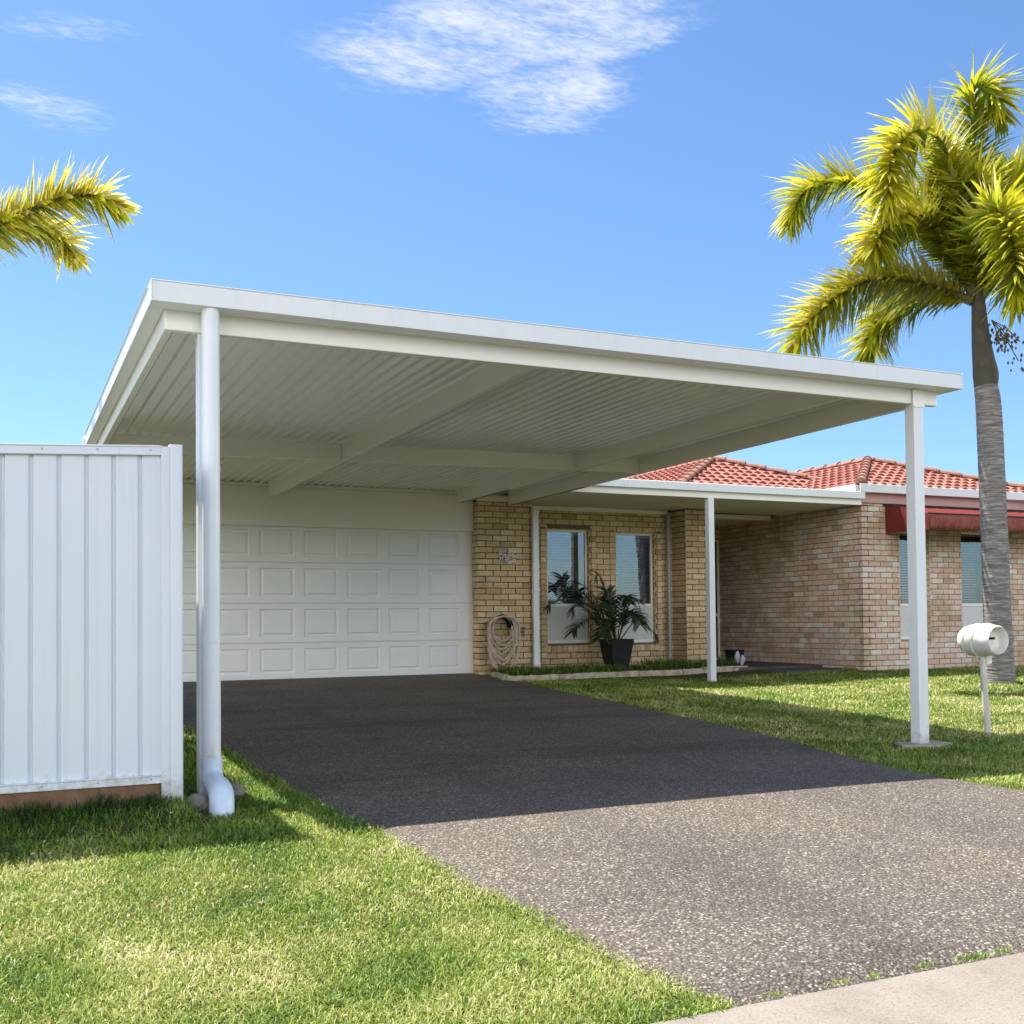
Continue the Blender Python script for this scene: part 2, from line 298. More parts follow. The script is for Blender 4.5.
def mat_kerb():
    m = bpy.data.materials.new('pale_kerb_concrete'); m.use_nodes = True; nt = m.node_tree; b = nt.nodes['Principled BSDF']
    g = nt.nodes.new('ShaderNodeNewGeometry'); P = g.outputs['Position']
    n = N(nt.nodes, 'ShaderNodeTexNoise', i_Scale=2.2, i_Detail=9.0, i_Roughness=.65); nt.links.new(P, n.inputs['Vector'])
    c = ramp(nt, n.outputs[0], [(.3, (.165, .142, .116)), (.55, (.225, .196, .164)), (.8, (.265, .235, .197))])
    v = N(nt.nodes, 'ShaderNodeTexNoise', i_Scale=120.0, i_Detail=3.0, i_Roughness=.8); nt.links.new(P, v.inputs['Vector'])
    c = mixc(nt, 1, c, ramp(nt, v.outputs[0], [(.30, (.35, .33, .30)), (.40, (.85, .84, .82)), (.5, (1, 1, 1)), (.7, (1.15, 1.15, 1.12))]), 'MULTIPLY')
    nt.links.new(c, b.inputs['Base Color']); b.inputs['Roughness'].default_value = .9
    q = N(nt.nodes, 'ShaderNodeBump', i_Strength=.6, i_Distance=.004); nt.links.new(v.outputs[0], q.inputs['Height']); nt.links.new(q.outputs[0], b.inputs['Normal'])
    return m
KERB = mat_kerb()
ASPH = mat('road_asphalt', (.05, .05, .052), .9, .3, col2=(.07, .068, .066), vscale=30, bump=.5, bscale=200)
def mat_leaf(name, stops, trans=.35, rough=.5, noise=None):
    m = bpy.data.materials.new(name); m.use_nodes = True; nt = m.node_tree; b = nt.nodes['Principled BSDF']
    a = N(nt.nodes, 'ShaderNodeAttribute', attribute_name='tint'); fac = a.outputs['Fac']
    g = nt.nodes.new('ShaderNodeNewGeometry')
    if noise:
        n = N(nt.nodes, 'ShaderNodeTexNoise', i_Scale=noise[0], i_Detail=5.0, i_Roughness=.6); nt.links.new(g.outputs['Position'], n.inputs['Vector'])
        fac = math_(nt, 'ADD', math_(nt, 'MULTIPLY', fac, noise[1]), math_(nt, 'MULTIPLY', math_(nt, 'SUBTRACT', n.outputs[0], noise[3]), noise[2]), True)
    c = ramp(nt, fac, stops); nt.links.new(c, b.inputs['Base Color']); b.inputs['Roughness'].default_value = rough; b.inputs['Specular IOR Level'].default_value = .35
    t = nt.nodes.new('ShaderNodeBsdfTranslucent'); nt.links.new(c, t.inputs[0])
    x = nt.nodes.new('ShaderNodeMixShader'); x.inputs[0].default_value = trans; nt.links.new(b.outputs[0], x.inputs[1]); nt.links.new(t.outputs[0], x.inputs[2])
    nt.links.new(x.outputs[0], nt.nodes['Material Output'].inputs[0])
    return m
GRASS = mat_leaf('lawn_grass_blade', [(0, (.045, .11, .015)), (.25, (.125, .225, .022)), (.5, (.27, .34, .05)), (.75, (.46, .45, .15)), (1, (.70, .65, .38))], .25, .5, (1.5, .9, 1.7, .445))
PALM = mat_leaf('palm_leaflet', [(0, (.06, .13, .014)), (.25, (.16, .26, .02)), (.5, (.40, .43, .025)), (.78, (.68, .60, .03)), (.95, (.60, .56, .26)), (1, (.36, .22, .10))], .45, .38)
TUFT = mat_leaf('weed_leaf', [(0, (.02, .05, .01)), (.6, (.045, .09, .018)), (.9, (.10, .12, .03)), (1, (.30, .20, .05))], .3)
THATCH = mat('lawn_thatch', (.045, .055, .018), .95, .1, col2=(.10, .09, .045), var=.15, vscale=5, bump=1, bscale=90, bdist=.02)
def mat_trunk():
    m = bpy.data.materials.new('ringed_palm_trunk'); m.use_nodes = True; nt = m.node_tree; b = nt.nodes['Principled BSDF']
    g = nt.nodes.new('ShaderNodeNewGeometry'); P = g.outputs['Position']
    mpp = N(nt.nodes, 'ShaderNodeMapping'); mpp.inputs['Scale'].default_value = (1, 1, 9); nt.links.new(P, mpp.inputs[0])
    n = N(nt.nodes, 'ShaderNodeTexNoise', i_Scale=4.0, i_Detail=7.0, i_Roughness=.7, i_Distortion=.4); nt.links.new(mpp.outputs[0], n.inputs['Vector'])
    c = ramp(nt, n.outputs[0], [(.3, (.09, .08, .075)), (.46, (.19, .17, .16)), (.56, (.30, .275, .25)), (.70, (.50, .46, .40))])
    nt.links.new(c, b.inputs['Base Color']); b.inputs['Roughness'].default_value = .9
    q = N(nt.nodes, 'ShaderNodeBump', i_Strength=.9, i_Distance=.02); nt.links.new(n.outputs[0], q.inputs['Height']); nt.links.new(q.outputs[0], b.inputs['Normal'])
    return m
TRUNK = mat_trunk()
def mat_glass(name, refl=.38, tint=(.55, .58, .60)):
    m = bpy.data.materials.new(name); m.use_nodes = True; nt = m.node_tree; nt.nodes.remove(nt.nodes['Principled BSDF'])
    t = N(nt.nodes, 'ShaderNodeBsdfTransparent'); t.inputs[0].default_value = (*tint, 1)
    gl = N(nt.nodes, 'ShaderNodeBsdfGlossy'); gl.inputs['Roughness'].default_value = .015
    g = nt.nodes.new('ShaderNodeNewGeometry'); n = N(nt.nodes, 'ShaderNodeTexNoise', i_Scale=1.6, i_Detail=1.0); nt.links.new(g.outputs['Position'], n.inputs['Vector'])
    q = N(nt.nodes, 'ShaderNodeBump', i_Strength=.12, i_Distance=.02); nt.links.new(n.outputs[0], q.inputs['Height']); nt.links.new(q.outputs[0], gl.inputs['Normal'])
    x = nt.nodes.new('ShaderNodeMixShader'); x.inputs[0].default_value = refl; nt.links.new(t.outputs[0], x.inputs[1]); nt.links.new(gl.outputs[0], x.inputs[2])
    nt.links.new(x.outputs[0], nt.nodes['Material Output'].inputs[0])
    return m
GLASS = mat_glass('window_glass', .19, (.85, .87, .90))
GLASS_DK = mat_glass('door_glass', .06, (.25, .27, .26))
SCREEN = mat_glass('screened_glass', .10, (.45, .45, .43))

# ------------------------------------------------------------------ setting
def axis(segs):
    out = []
    for a, b, st in segs:
        n = max(1, int(round((b-a)/st))); out += [a+(b-a)*k/n for k in range(n)]
    return out+[segs[-1][1]]
xs = axis([(-400, -60, 85), (-60, -8, 13), (-8, -3, 1), (-3, 18, .15), (18, 30, 2), (30, 400, 60)])
ys = axis([(-400, -20, 76), (-20, -6.1, 3), (-6.1, -6.0, .1), (-6, 2.55, 1.4), (2.55, 2.66, .11), (2.66, 15, .15), (15, 30, 3), (30, 400, 60)])
DY = [2.69, 3.16, 3.6, 4.4, 5.2, 6.6, 8.6, 10.4, 14.74]
DL = [1.92, 1.87, 1.82, 1.75, 1.68, 1.60, 1.52, 1.46, 1.36]
RY = [2.69, 4.78, 5.3, 5.93, 7.7, 9.9, 12.4, 13.3, 14.74]
DR = [5.72, 5.62, 5.55, 5.60, 5.92, 6.07, 6.2, 6.3, 6.26]
X, Y = np.meshgrid(xs, ys); Z = G(X, Y)
Z = Z-.10*((X > np.interp(Y, DY, DL)+.12) & (X < np.interp(Y, RY, DR)-.12) & (Y > 2.6) & (Y < 14.7))
mb = MB(); nx, ny = len(xs), len(ys)
mb.v = list(zip(X.ravel().tolist(), Y.ravel().tolist(), Z.ravel().tolist()))
mb.f = [(j*nx+i, j*nx+i+1, (j+1)*nx+i+1, (j+1)*nx+i) for j in range(ny-1) for i in range(nx-1)]; mb.mi = [0]*len(mb.f); mb.col = [None]*len(mb.f)
tag(mb.build('lawn', THATCH, smooth=True), kind='structure')
mb = MB(); mb.box(-200, 200, -6.0, 2.14, -.5, -.262)
tag(mb.build('road', ASPH), kind='structure')
# kerb strip with rounded front edge
mb = MB(); prof = [(2.12, -.5), (2.12, -.262), (2.16, -.20), (2.22, -.165), (2.30, -.150), (2.50, -.140), (2.66, -.132), (2.685, -.140), (2.685, -.5)]
for a in np.arange(-28.8, 60, 3.0): mb.prism(prof, 'x', float(a)+.004, float(a)+3.0-.004)
tag(mb.build('kerb', KERB, smooth=True), kind='structure')
# driveway: left and right edge as measured on the ground
dl = lambda y: float(np.interp(y, DY, DL)); dr = lambda y: float(np.interp(y, RY, DR))
mb = MB(); yy = axis([(2.69, 14.78, .12)]); nc = 30; vs = []
for y in yy:
    a, b = dl(y)-.03+random.uniform(-.01, .01), dr(y)+.03+random.uniform(-.01, .01)
    for k in range(nc+1):
        x = a+(b-a)*k/nc; vs.append((x, y if y > 2.7 else 2.684, -.17 if y < 2.7 else float(G(x, y))+(.010 if y < 2.82 else .020 if 0 < k < nc else .004)))
mb.add(vs, [(j*(nc+1)+i, j*(nc+1)+i+1, (j+1)*(nc+1)+i+1, (j+1)*(nc+1)+i) for j in range(len(yy)-1) for i in range(nc)])
tag(mb.build('driveway', DRIVE, smooth=True), kind='structure')
# porch slab and the bare dirt strip beside it
mb = MB(); mb.box(9.6, 12.2, 14.05, 17.2, .0, .262); mb.box(10.7, 12.06, 13.25, 14.05, .0, .225)
tag(mb.build('porch_floor', mat('porch_slab', (.12, .11, .10), .9, .2, col2=(.07, .065, .06), vscale=6)), kind='structure')
mb = MB(); mb.prism([(6.45, 14.6), (6.2, 13.42), (7.0, 13.56), (8.3, 13.92), (9.3, 13.92), (9.75, 14.06), (10.6, 14.1), (10.6, 14.9), (6.5, 15.05)], 'z', .05, .255)
tag(mb.build('garden_soil', SOIL), kind='structure')

# ------------------------------------------------------------------ brick walls
def brick_wall(name, mats, parent, o, u, n, width, z0, z1, opens=(), label=None, thick=.11, phase=0.0, kind=None):
    """mortar slab with openings, plus every brick as a raised block; u along wall, n outward normal"""
    o, u, n = Vector(o), Vector(u), Vector(n); mb = MB()
    us = sorted({0, width, *[q for a in opens for q in a[:2]]}); zs = sorted({z0, z1, *[q for a in opens for q in a[2:]]})
    def hole(uc, zc): return any(a[0] < uc < a[1] and a[2] < zc < a[3] for a in opens)
    for i in range(len(us)-1):
        for j in range(len(zs)-1):
            if hole((us[i]+us[i+1])/2, (zs[j]+zs[j+1])/2): continue
            mb.obox(o+u*us[i]+Vector((0, 0, zs[j]))-n*thick, u*(us[i+1]-us[i]), n*thick, Vector((0, 0, zs[j+1]-zs[j])), 1)
    P, BH, BL, PR, GP = .0860, .0735, .227, .0085, .0130
    k = 0; z = z0
    while z < z1-.02:
        h = min(BH, z1-z); off = (0 if k % 2 else .12)+phase; x = -off-.24*2
        while x < width:
            a, b = max(x, 0), min(x+BL, width)
            segs = [(a, b)] if b-a > .02 else []
            for op in opens:
                if z+h > op[2]+.012 and z < op[3]-.012:
                    ns = []
                    for (p, q) in segs:
                        if q <= op[0] or p >= op[1]: ns.append((p, q)); continue
                        if p < op[0]-.02: ns.append((p, op[0]))
                        if q > op[1]+.02: ns.append((op[1], q))
                    segs = ns
            for (p, q) in segs:
                col = random.random(); j = random.uniform(-.0015, .002)
                ea = -.0074 if p <= 0 else random.uniform(0, .003); eb = .0074 if q >= width else -random.uniform(0, .003)
                mb.obox(o+u*(p+ea)+Vector((0, 0, z+random.uniform(0, .0015)))-n*.002, u*(q-p+eb-ea), n*(PR+j+.002), Vector((0, 0, h-random.uniform(0, .0015))), 0, col)
            x += BL+GP
        z += P; k += 1
    ob = mb.build(name, mats, parent)
    if label: ob['label'] = label
    return ob

house = thing('brick_house', 'single storey tan and pink brick house with red tiled roof and white garage door', 'house', (6.0, 15.0, .25))
ZF = .22
brick_wall('brick_pier', BR_TAN, house, (6.25, 14.62, 0), (1, 0, 0), (0, -1, 0), .87, ZF, 2.76, label='tan brick pier beside the garage door')
brick_wall('brick_wall', BR_TAN, house, (6.25, 14.95, 0), (0, -1, 0), (-1, 0, 0), .33, ZF, 2.76, thick=.1)
WIN = [(7.56, 8.30, .67, 2.44), (8.78, 9.50, .66, 2.42)]
brick_wall('brick_wall', BR_TAN, house, (7.12, 15.0, 0), (1, 0, 0), (0, -1, 0), 2.71, .10, 2.76,
           [(a-7.12, b-7.12, c-.0, d) for a, b, c, d in WIN], label='tan brick wall round the two narrow windows', thick=.13)
brick_wall('brick_wall', BR_TAN, house, (9.835, 15.0, 0), (0, -1, 0), (-1, 0, 0), .392, .10, 2.76, thick=.1)
brick_wall('brick_pier', BR_TAN, house, (9.835, 14.608, 0), (1, 0, 0), (0, -1, 0), .50, .12, 2.76, label='tan brick pier left of the front door')
brick_wall('brick_wall', BR_TAN, house, (10.335, 14.62, 0), (0, 1, 0), (1, 0, 0), 2.2, .12, 2.76, thick=.1)
brick_wall('brick_wall', BR_TAN, house, (10.345, 16.80, 0), (1, 0, 0), (0, -1, 0), 1.726, .2, 2.76, [(.715, 1.726, .27, 2.52)], thick=.13)
brick_wall('brick_wall', BR_PINK, house, (12.075, 16.83, 0), (0, -1, 0), (-1, 0, 0), 3.73, .10, 2.79, thick=.2, label='pale pink brick side wall facing the porch', phase=.05)
WW = [(12.83, 13.46, .67, 2.40), (14.15, 14.82, .67, 2.42), (15.6, 16.2, .67, 2.42)]
brick_wall('brick_wall', BR_PINK, house, (12.075, 13.10, 0), (1, 0, 0), (0, -1, 0), 4.9, .10, 2.80,
           [(a-12.075, b-12.075, c, d) for a, b, c, d in WW], label='pale pink brick front wall behind the palm', thick=.14)
# brick reveals and sloping sills under each window, raised header course
def window_dress(x0, x1, z0, z1, yw, mats, name='window_sill'):
    mb = MB(); n = int((x1-x0+.1)/.086)
    for k in range(n):
        a = x0-.05+k*(x1-x0+.1)/n
        mb.obox((a+.004, yw-.035, z0-.125), ((x1-x0+.1)/n-.009, 0, 0), (0, .13, .035), (0, -.0, .085), 0, random.random())
    return mb.build(name, mats, house)
def window(x0, x1, z0, z1, zr, yw, mats, lower='blind', curtain=True):
    yf = yw+.055; mb = MB(); t = .045; zb = z0-.0
    for (a, b, c, d) in ((x0, x1, z1-t, z1), (x0, x1, zb, zb+t), (x0, x0+t, zb+t, z1-t), (x1-t, x1, zb+t, z1-t), (x0+t, x1-t, zr-.025, zr+.02)):
        mb.box(a+.002, b-.002, yf, yf+.045, c, d)
    wd = mb.build('window', TRIM, house, bevel=.003); LB = -.050
    rv = MB(); z = z0
    while z < z1-.03: rv.box(x1-.010, x1-.0005, yw-.004, yf-.002, z+.004, min(z+.078, z1-.012), 0, random.random()); z += .086
    rv.box(x1-.005, x1-.0005, yw-.003, yf-.001, z0, z1-.012, 1); x = x0
    while x < x1-.03: rv.box(x+.003, min(x+.076, x1-.012), yw-.004, yf-.002, z1-.010, z1-.0005, 0, random.random()); x += .083
    rv.box(x0, x1, yw-.003, yf-.001, z1-.005, z1-.0005, 1)
    rv.build('window_reveal', mats, house)
    MB().box(x0+t, x1-t, yf+.020, yf+.026, zr+.02, z1-t).build('pane', GLASS, wd)
    MB().box(x0+t, x1-t, yf+.040, yf+.044, zb+t, zr-.025).build('pane', SCREEN, wd)
    m2 = MB()
    for k in range(int((z1-zr-t-.05)/.042)): m2.obox((x0+t+.01, yf+.075, z1-t-.03-k*.042), (x1-x0-2*t-.16, 0, 0), (0, .026, .016), (0, 0, .0018))
    m2.box(x0+t, x1-t, yf+.07, yf+.11, z1-t-.03, z1-t)
    m2.build('blind', BLIND, wd)
    m3 = MB(); zz = zb+t
    while zz < zr-.07: m3.obox((x0+t, yf+.060+LB, zz), (x1-x0-2*t, 0, 0), (0, -.006, .042), (0, .002, .002)); zz += .043
    m3.box(x0+t, x1-t, yf+.064+LB, yf+.070+LB, zb+t, zr-.026)
    m3.build('blind', WBLIND, wd)
    if curtain:
        m4 = MB(); vs = []; nn = 24; fs = []
        for k in range(nn+1):
            for j, zz in enumerate((z1-t, (z1+zr)/2+.1, zr)):
                wdt = (.26, .20, .13)[j]; xx = x1-t-wdt+wdt*k/nn
                vs.append((xx, yf+.14+.018*math.sin(k*1.9), zz))
        for k in range(nn):
            for j in range(2): fs.append((k*3+j, k*3+j+1, (k+1)*3+j+1, (k+1)*3+j))
        m4.add(vs, fs); m4.build('curtain', CURT, wd, smooth=True)
    return wd
for q, (a, b, c, d) in enumerate(WIN):
    window(a, b, c, d, 1.26, 15.0, BR_TAN); window_dress(a, b, c, d, 15.0, BR_TAN)
    for s0, s1, e0, e1 in ((a-.115, a-.035, c-.30, d+.02), (b+.035, b+.115, c-.14, d+.02)):   # projecting brick surround
        z = e0; mb = MB(); mb.box(s0+.004, s1-.004, 14.976, 14.998, e0, e1, 1)
        while z < e1-.03: mb.box(s0, s1, 14.972, 15.0-.002, z, min(z+.076, e1), 0, random.random()); z += .086
        mb.build('window_surround', BR_TAN, house)
for q, (a, b, c, d) in enumerate(WW):
    window(a, b, c, d, 1.22, 13.10, BR_PINK, curtain=False); window_dress(a, b, c, d, 13.10, BR_PINK)
# dark rooms behind the windows
def room(x0, x1, y0, y1, z0, z1):
    mb = MB(); t = .05
    mb.box(x0, x1, y1, y1+t, z0, z1); mb.box(x0-t, x0, y0, y1, z0, z1); mb.box(x1, x1+t, y0, y1, z0, z1)
    mb.box(x0, x1, y0, y1, z0-t, z0); mb.box(x0, x1, y0, y1, z1, z1+t); mb.build('room', mat('room_paint', (.10, .095, .09), .9, .1), house)
room(7.3, 9.7, 15.14, 18.0, .25, 2.74); room(12.35, 16.8, 13.26, 16.5, .25, 2.74)
# sills inside with pale things on them
# front door: dark screen door with cream frame
mb = MB(); x0, x1, z0, z1 = 11.06, 12.068, .27, 2.50; t = .042
for (a, b, c, d) in ((x0, x1, z1-t, z1), (x0, x0+t, z0, z1-t), (x1-t, x1, z0, z1-t), (x0+t, x1-t, 1.08, 1.13), (x0+t, x1-t, z0, z0+t)): mb.box(a+.002, b-.002, 16.84, 16.90, c, d)
dr_ = mb.build('front_door', TRIM, house, bevel=.004)
MB().box(x0+t, x1-t, 16.865, 16.872, z0+t, z1-t).build('pane', GLASS_DK, dr_)
MB().box(x0-.3, x1+.3, 17.3, 17.35, .1, 2.7).build('inner_door', DARK, dr_)
mb = MB(); mb.tube([(x0+.10, 16.80, 1.22), (x0+.10, 16.80, 1.40)], .012, 8); mb.tube([(x0+.10, 16.80, 1.25), (x0+.10, 16.845, 1.25)], .01, 8); mb.tube([(x0+.10, 16.80, 1.37), (x0+.10, 16.845, 1.37)], .01, 8)
mb.build('handle', BLACK, dr_, smooth=True)
# garage header + door
mb = MB(); mb.box(1.0, 6.235, 14.755, 14.80, 2.358, 2.865); mb.box(1.0, 6.235, 14.748, 14.80, 2.335, 2.358)
mb.build('garage_header', HEADER, house, bevel=.003)
def garage_door():
    mb = MB(); y = 14.815; x0, x1 = 1.36, 6.24; rows = [.262, .757, 1.295, 1.85, 2.37]
    mb.box(x0, x1, y+.020, y+.05, .255, 2.37)
    vs = []
    for r in range(4):
        zb, zt = rows[r]+.004, rows[r+1]-.004
        mb.box(x0, x1, y-.006, y+.0121, zt-.006, zt+.000)            # tongue of the section joint
        cells = []
        for c_ in range(8):
            a = 6.03-.475-(c_)*.607; b = a+.475
            if a < x0+.02: continue
            cells.append((a, b))
        cells = sorted(cells); za, zc = zb+.075, zt-.075
        # stiles and rails of the section, as one skin, with stepped raised panel in each opening
        xsn = [x0]+[q for ab in cells for q in ab]+[x1]
        mb.box(x0, x1, y, y+.012, zb, za); mb.box(x0, x1, y, y+.012, zc, zt-.006)
        for k in range(0, len(xsn), 2):
            if xsn[k+1]-xsn[k] > .001: mb.box(xsn[k], xsn[k+1], y, y+.012, za, zc)
        for (a, b) in cells:
            e = .030; i = .052
            o_ = [(a, y, za), (b, y, za), (b, y, zc), (a, y, zc)]
            g_ = [(a+.014, y+.019, za+.014), (b-.014, y+.019, za+.014), (b-.014, y+.019, zc-.014), (a+.014, y+.019, zc-.014)]
            p_ = [(a+e, y+.019, za+e), (b-e, y+.019, za+e), (b-e, y+.019, zc-e), (a+e, y+.019, zc-e)]
            h_ = [(a+i, y+.002, za+i), (b-i, y+.002, za+i), (b-i, y+.002, zc-i), (a+i, y+.002, zc-i)]
            fs = []
            for s in range(3):
                for k in range(4): fs.append((s*4+k, s*4+(k+1) % 4, (s+1)*4+(k+1) % 4, (s+1)*4+k))
            fs.append((12, 13, 14, 15)); mb.add(o_+g_+p_+h_, fs)
    gd = mb.build('garage_door', DOORP, house)
    MB().box(x0, x1, y-.004, y+.03, .232, .2555).build('rubber_seal', BLACK, gd)
    return gd
garage_door()
# garage flank walls and simple rear shell so the place is closed from the side
brick_wall('brick_wall', BR_TAN, house, (.95, 14.80, 0), (1, 0, 0), (0, -1, 0), .41, ZF, 2.85)
brick_wall('brick_wall', BR_TAN, house, (.95, 20.0, 0), (0, -1, 0), (-1, 0, 0), 5.2, .1, 2.85)
mb = MB(); mb.box(1.0, 16.9, 20.0, 20.15, .1, 2.85); mb.box(16.88, 17.0, 13.24, 20.0, .1, 2.80); mb.box(1.1, 6.9, 14.9, 14.95, .1, 2.9); mb.build('rear_wall', mat('rear_render', (.4, .3, .2), .9), house)

# ---- porch: beam, gutter, soffit, trims, post
MB().box(6.80, 11.985, 13.00, 13.055, 2.755, 2.862).build('porch_beam', CREAM, house, bevel=.004)
mb = MB(); mb.prism([(12.925, 2.845), (12.925, 2.948), (12.938, 2.955), (12.938, 2.87), (13.045, 2.87), (13.045, 2.95), (13.058, 2.95), (13.058, 2.845)], 'x', 6.75, 11.99)
mb.build('gutter', WHITE, house, smooth=False)
mb = MB(); x = 6.9
MB().box(6.85, 12.06, 13.058, 15.28, 2.905, 2.925).build('porch_roof', WHITE, house)
while x < 12.04:                                       # soffit boards with shadow gaps
    mb.box(x, min(x+.296, 12.055), 13.06, 15.0, 2.782, 2.79); x += .30
mb.box(6.9, 12.055, 13.06, 15.0, 2.7905, 2.796)
mb.build('soffit', SOFFIT, house)
mb = MB(); mb.box(7.24, 9.72, 14.945, 14.985, 2.715, 2.775); mb.box(7.205, 7.245, 14.93, 14.985, 2.66, 2.78); mb.build('soffit_trim', CREAM, house, bevel=.003)
MB().box(10.35, 12.06, 15.30, 15.345, 2.722, 2.80).build('soffit_trim', CREAM, house, bevel=.003)
MB().box(10.35, 12.06, 15.35, 16.8, 2.745, 2.76).build('entry_ceiling', SOFFIT, house)
MB().box(9.14, 9.235, 12.985, 13.08, .05, 2.7545).build('porch_post', WHITE, house, bevel=.004)
# pier-side white downpipe, slim one at the corner
mb = MB(); mb.box(7.095, 7.185, 14.515, 14.575, .30, 2.62); mb.box(7.09, 7.19, 14.51, 14.58, .36, .40); mb.box(7.09, 7.19, 14.51, 14.58, 1.45, 1.48)
mb.box(7.10, 7.20, 14.52, 14.60, 2.60, 2.70)
dp = mb.build('downpipe', WHITE, house, bevel=.006); dp['label'] = 'white square downpipe beside the hose'
mb = MB(); mb.tube([(9.70, 14.90, 2.68), (9.70, 14.90, .45), (9.69, 14.86, .38)], .028, 10); mb.tube([(9.70, 14.90, 2.72), (9.70, 14.90, 2.60)], .042, 10)
dp = mb.build('downpipe', mat('grey_pipe', (.32, .33, .35), .5), house, smooth=True); dp['label'] = 'thin grey downpipe in the wall corner'
# wing fascia, gutters, side gutter
MB().box(11.975, 17.02, 13.045, 13.085, 2.802, 2.95).build('fascia', PINK, house, bevel=.003)
mb = MB(); gp = [(12.92, 2.952), (12.92, 3.075), (12.935, 3.085), (12.935, 2.965), (13.04, 2.965), (13.04, 3.07), (13.05, 3.07), (13.05, 2.952)]
mb.prism(gp, 'x', 11.90, 17.1); mb.build('gutter', WHITE, house)
mb = MB(); mb.prism([(11.90, 2.950), (11.90, 3.073), (11.915, 3.083), (11.915, 2.963), (12.02, 2.963), (12.02, 3.07), (12.03, 3.07), (12.03, 2.950)], 'y', 13.052, 15.6)
mb.build('gutter', WHITE, house)
MB().box(12.045, 12.07, 13.09, 16.0, 2.80, 2.95).build('fascia', PINK, house)
MB().box(6.25, 6.9, 14.6, 14.66, 2.77, 2.86).build('fascia', CREAM, house)

# ---- tiled roofs
def tiled(name, o, u, v, length, depth, pitch, clips, parent=house):
    """o eave corner, u along the eave, v uphill in plan; real course steps and tile rolls"""
    o, u, v = Vector(o), Vector(u), Vector(v); cs, sn = math.cos(math.atan(pitch)), math.sin(math.atan(pitch))
    nrm = Vector((0, 0, 1))*cs-v*sn; sl_ = v*cs+Vector((0, 0, 1))*sn; cl = .27; tw = .19
    nu = int(length/tw*10); nv = int(depth/cs/cl)+1; vs = []; fs = []
    for j in range(nv):
        for e in (0, 1):
            for i in range(nu+1):
                a = length*i/nu; ph = (a/tw+(.5 if j % 2 else 0)) % 1
                roll = .022*math.sin(math.pi*min(1, ph/.62))**.7 if ph < .62 else -.012*math.sin(math.pi*(ph-.62)/.38)
                lip = (.040 if e == 0 else .004)
                vs.append(o+u*a+sl_*((j+e)*cl-(.02 if e == 0 else 0))+nrm*(roll+lip))
    for r in range(2*nv-1):
        for i in range(nu): fs.append((r*(nu+1)+i, r*(nu+1)+i+1, (r+1)*(nu+1)+i+1, (r+1)*(nu+1)+i))
    me = bpy.data.meshes.new(name); me.from_pydata([tuple(p) for p in vs], [], fs); bm = bmesh.new(); bm.from_mesh(me)
    for (p, n) in clips:
        bmesh.ops.bisect_plane(bm, geom=bm.verts[:]+bm.edges[:]+bm.faces[:], plane_co=p, plane_no=n, clear_outer=True)
    bmesh.ops.translate(bm, verts=bm.verts, vec=-Vector(parent.location)); bmesh.ops.recalc_face_normals(bm, faces=bm.faces)
    bm.to_mesh(me); bm.free(); me.materials.append(TILE)
    ob = bpy.data.objects.new(name, me); C.objects.link(ob); ob.parent = parent
    sd = ob.modifiers.new('solid', 'SOLIDIFY'); sd.thickness = .02; sd.offset = -1
    return ob
def caps(parent_roof, a, b, r=.072):
    a, b = Vector(a), Vector(b); d = (b-a); L = d.length; d.normalize(); s = d.cross(Vector((0, 0, 1))).normalized(); n = s.cross(d); mb = MB()
    q = 0
    while q < L:
        e = min(q+.40, L); vs = []
        for (t, rr, h) in ((q-.03, r*1.12, .035), (e, r*.95, .012)):
            for k in range(9):
                th = math.pi*k/8; vs.append(a+d*t+s*math.cos(th)*rr+n*(math.sin(th)*rr*.85+h))
        mb.add(vs, [(k, k+1, k+10, k+9) for k in range(8)]+[tuple(range(9)), tuple(range(9, 18))])
        q += .37
    ob = mb.build('ridge_cap', CAP, parent_roof, smooth=True); return ob
def hip_end(x0, x1, ye, z, pitch, yback, name='roof'):
    h = (x1-x0)/2; xm = (x0+x1)/2; ap = (xm, ye+h, z+pitch*h)
    f = tiled(name, (x0, ye, z), (1, 0, 0), (0, 1, 0), x1-x0, h, pitch, [((x0, ye, 0), Vector((-1, 1, 0))), ((x1, ye, 0), Vector((1, 1, 0)))])
    l = tiled(name, (x0, yback, z), (0, -1, 0), (1, 0, 0), yback-ye, h, pitch, [((x0, ye, 0), Vector((1, -1, 0))), ((xm, ye, 0), Vector((1, 0, 0)))])
    r = tiled(name, (x1, ye, z), (0, 1, 0), (-1, 0, 0), yback-ye, h, pitch, [((x1, ye, 0), Vector((-1, -1, 0))), ((xm, ye, 0), Vector((-1, 0, 0)))])
    caps(f, (x0, ye, z+.02), (ap[0], ap[1], ap[2]+.02)); caps(f, (x1, ye, z+.02), (ap[0], ap[1], ap[2]+.02)); caps(l, ap, (xm, yback, ap[2]))
    return ap
hip_end(9.37, 14.2, 14.20, 3.0, .385, 22.0)
hip_end(11.95, 16.1, 12.97, 3.06, .36, 22.0)
hip_end(.55, 8.6, 14.65, 2.93, .36, 22.0)

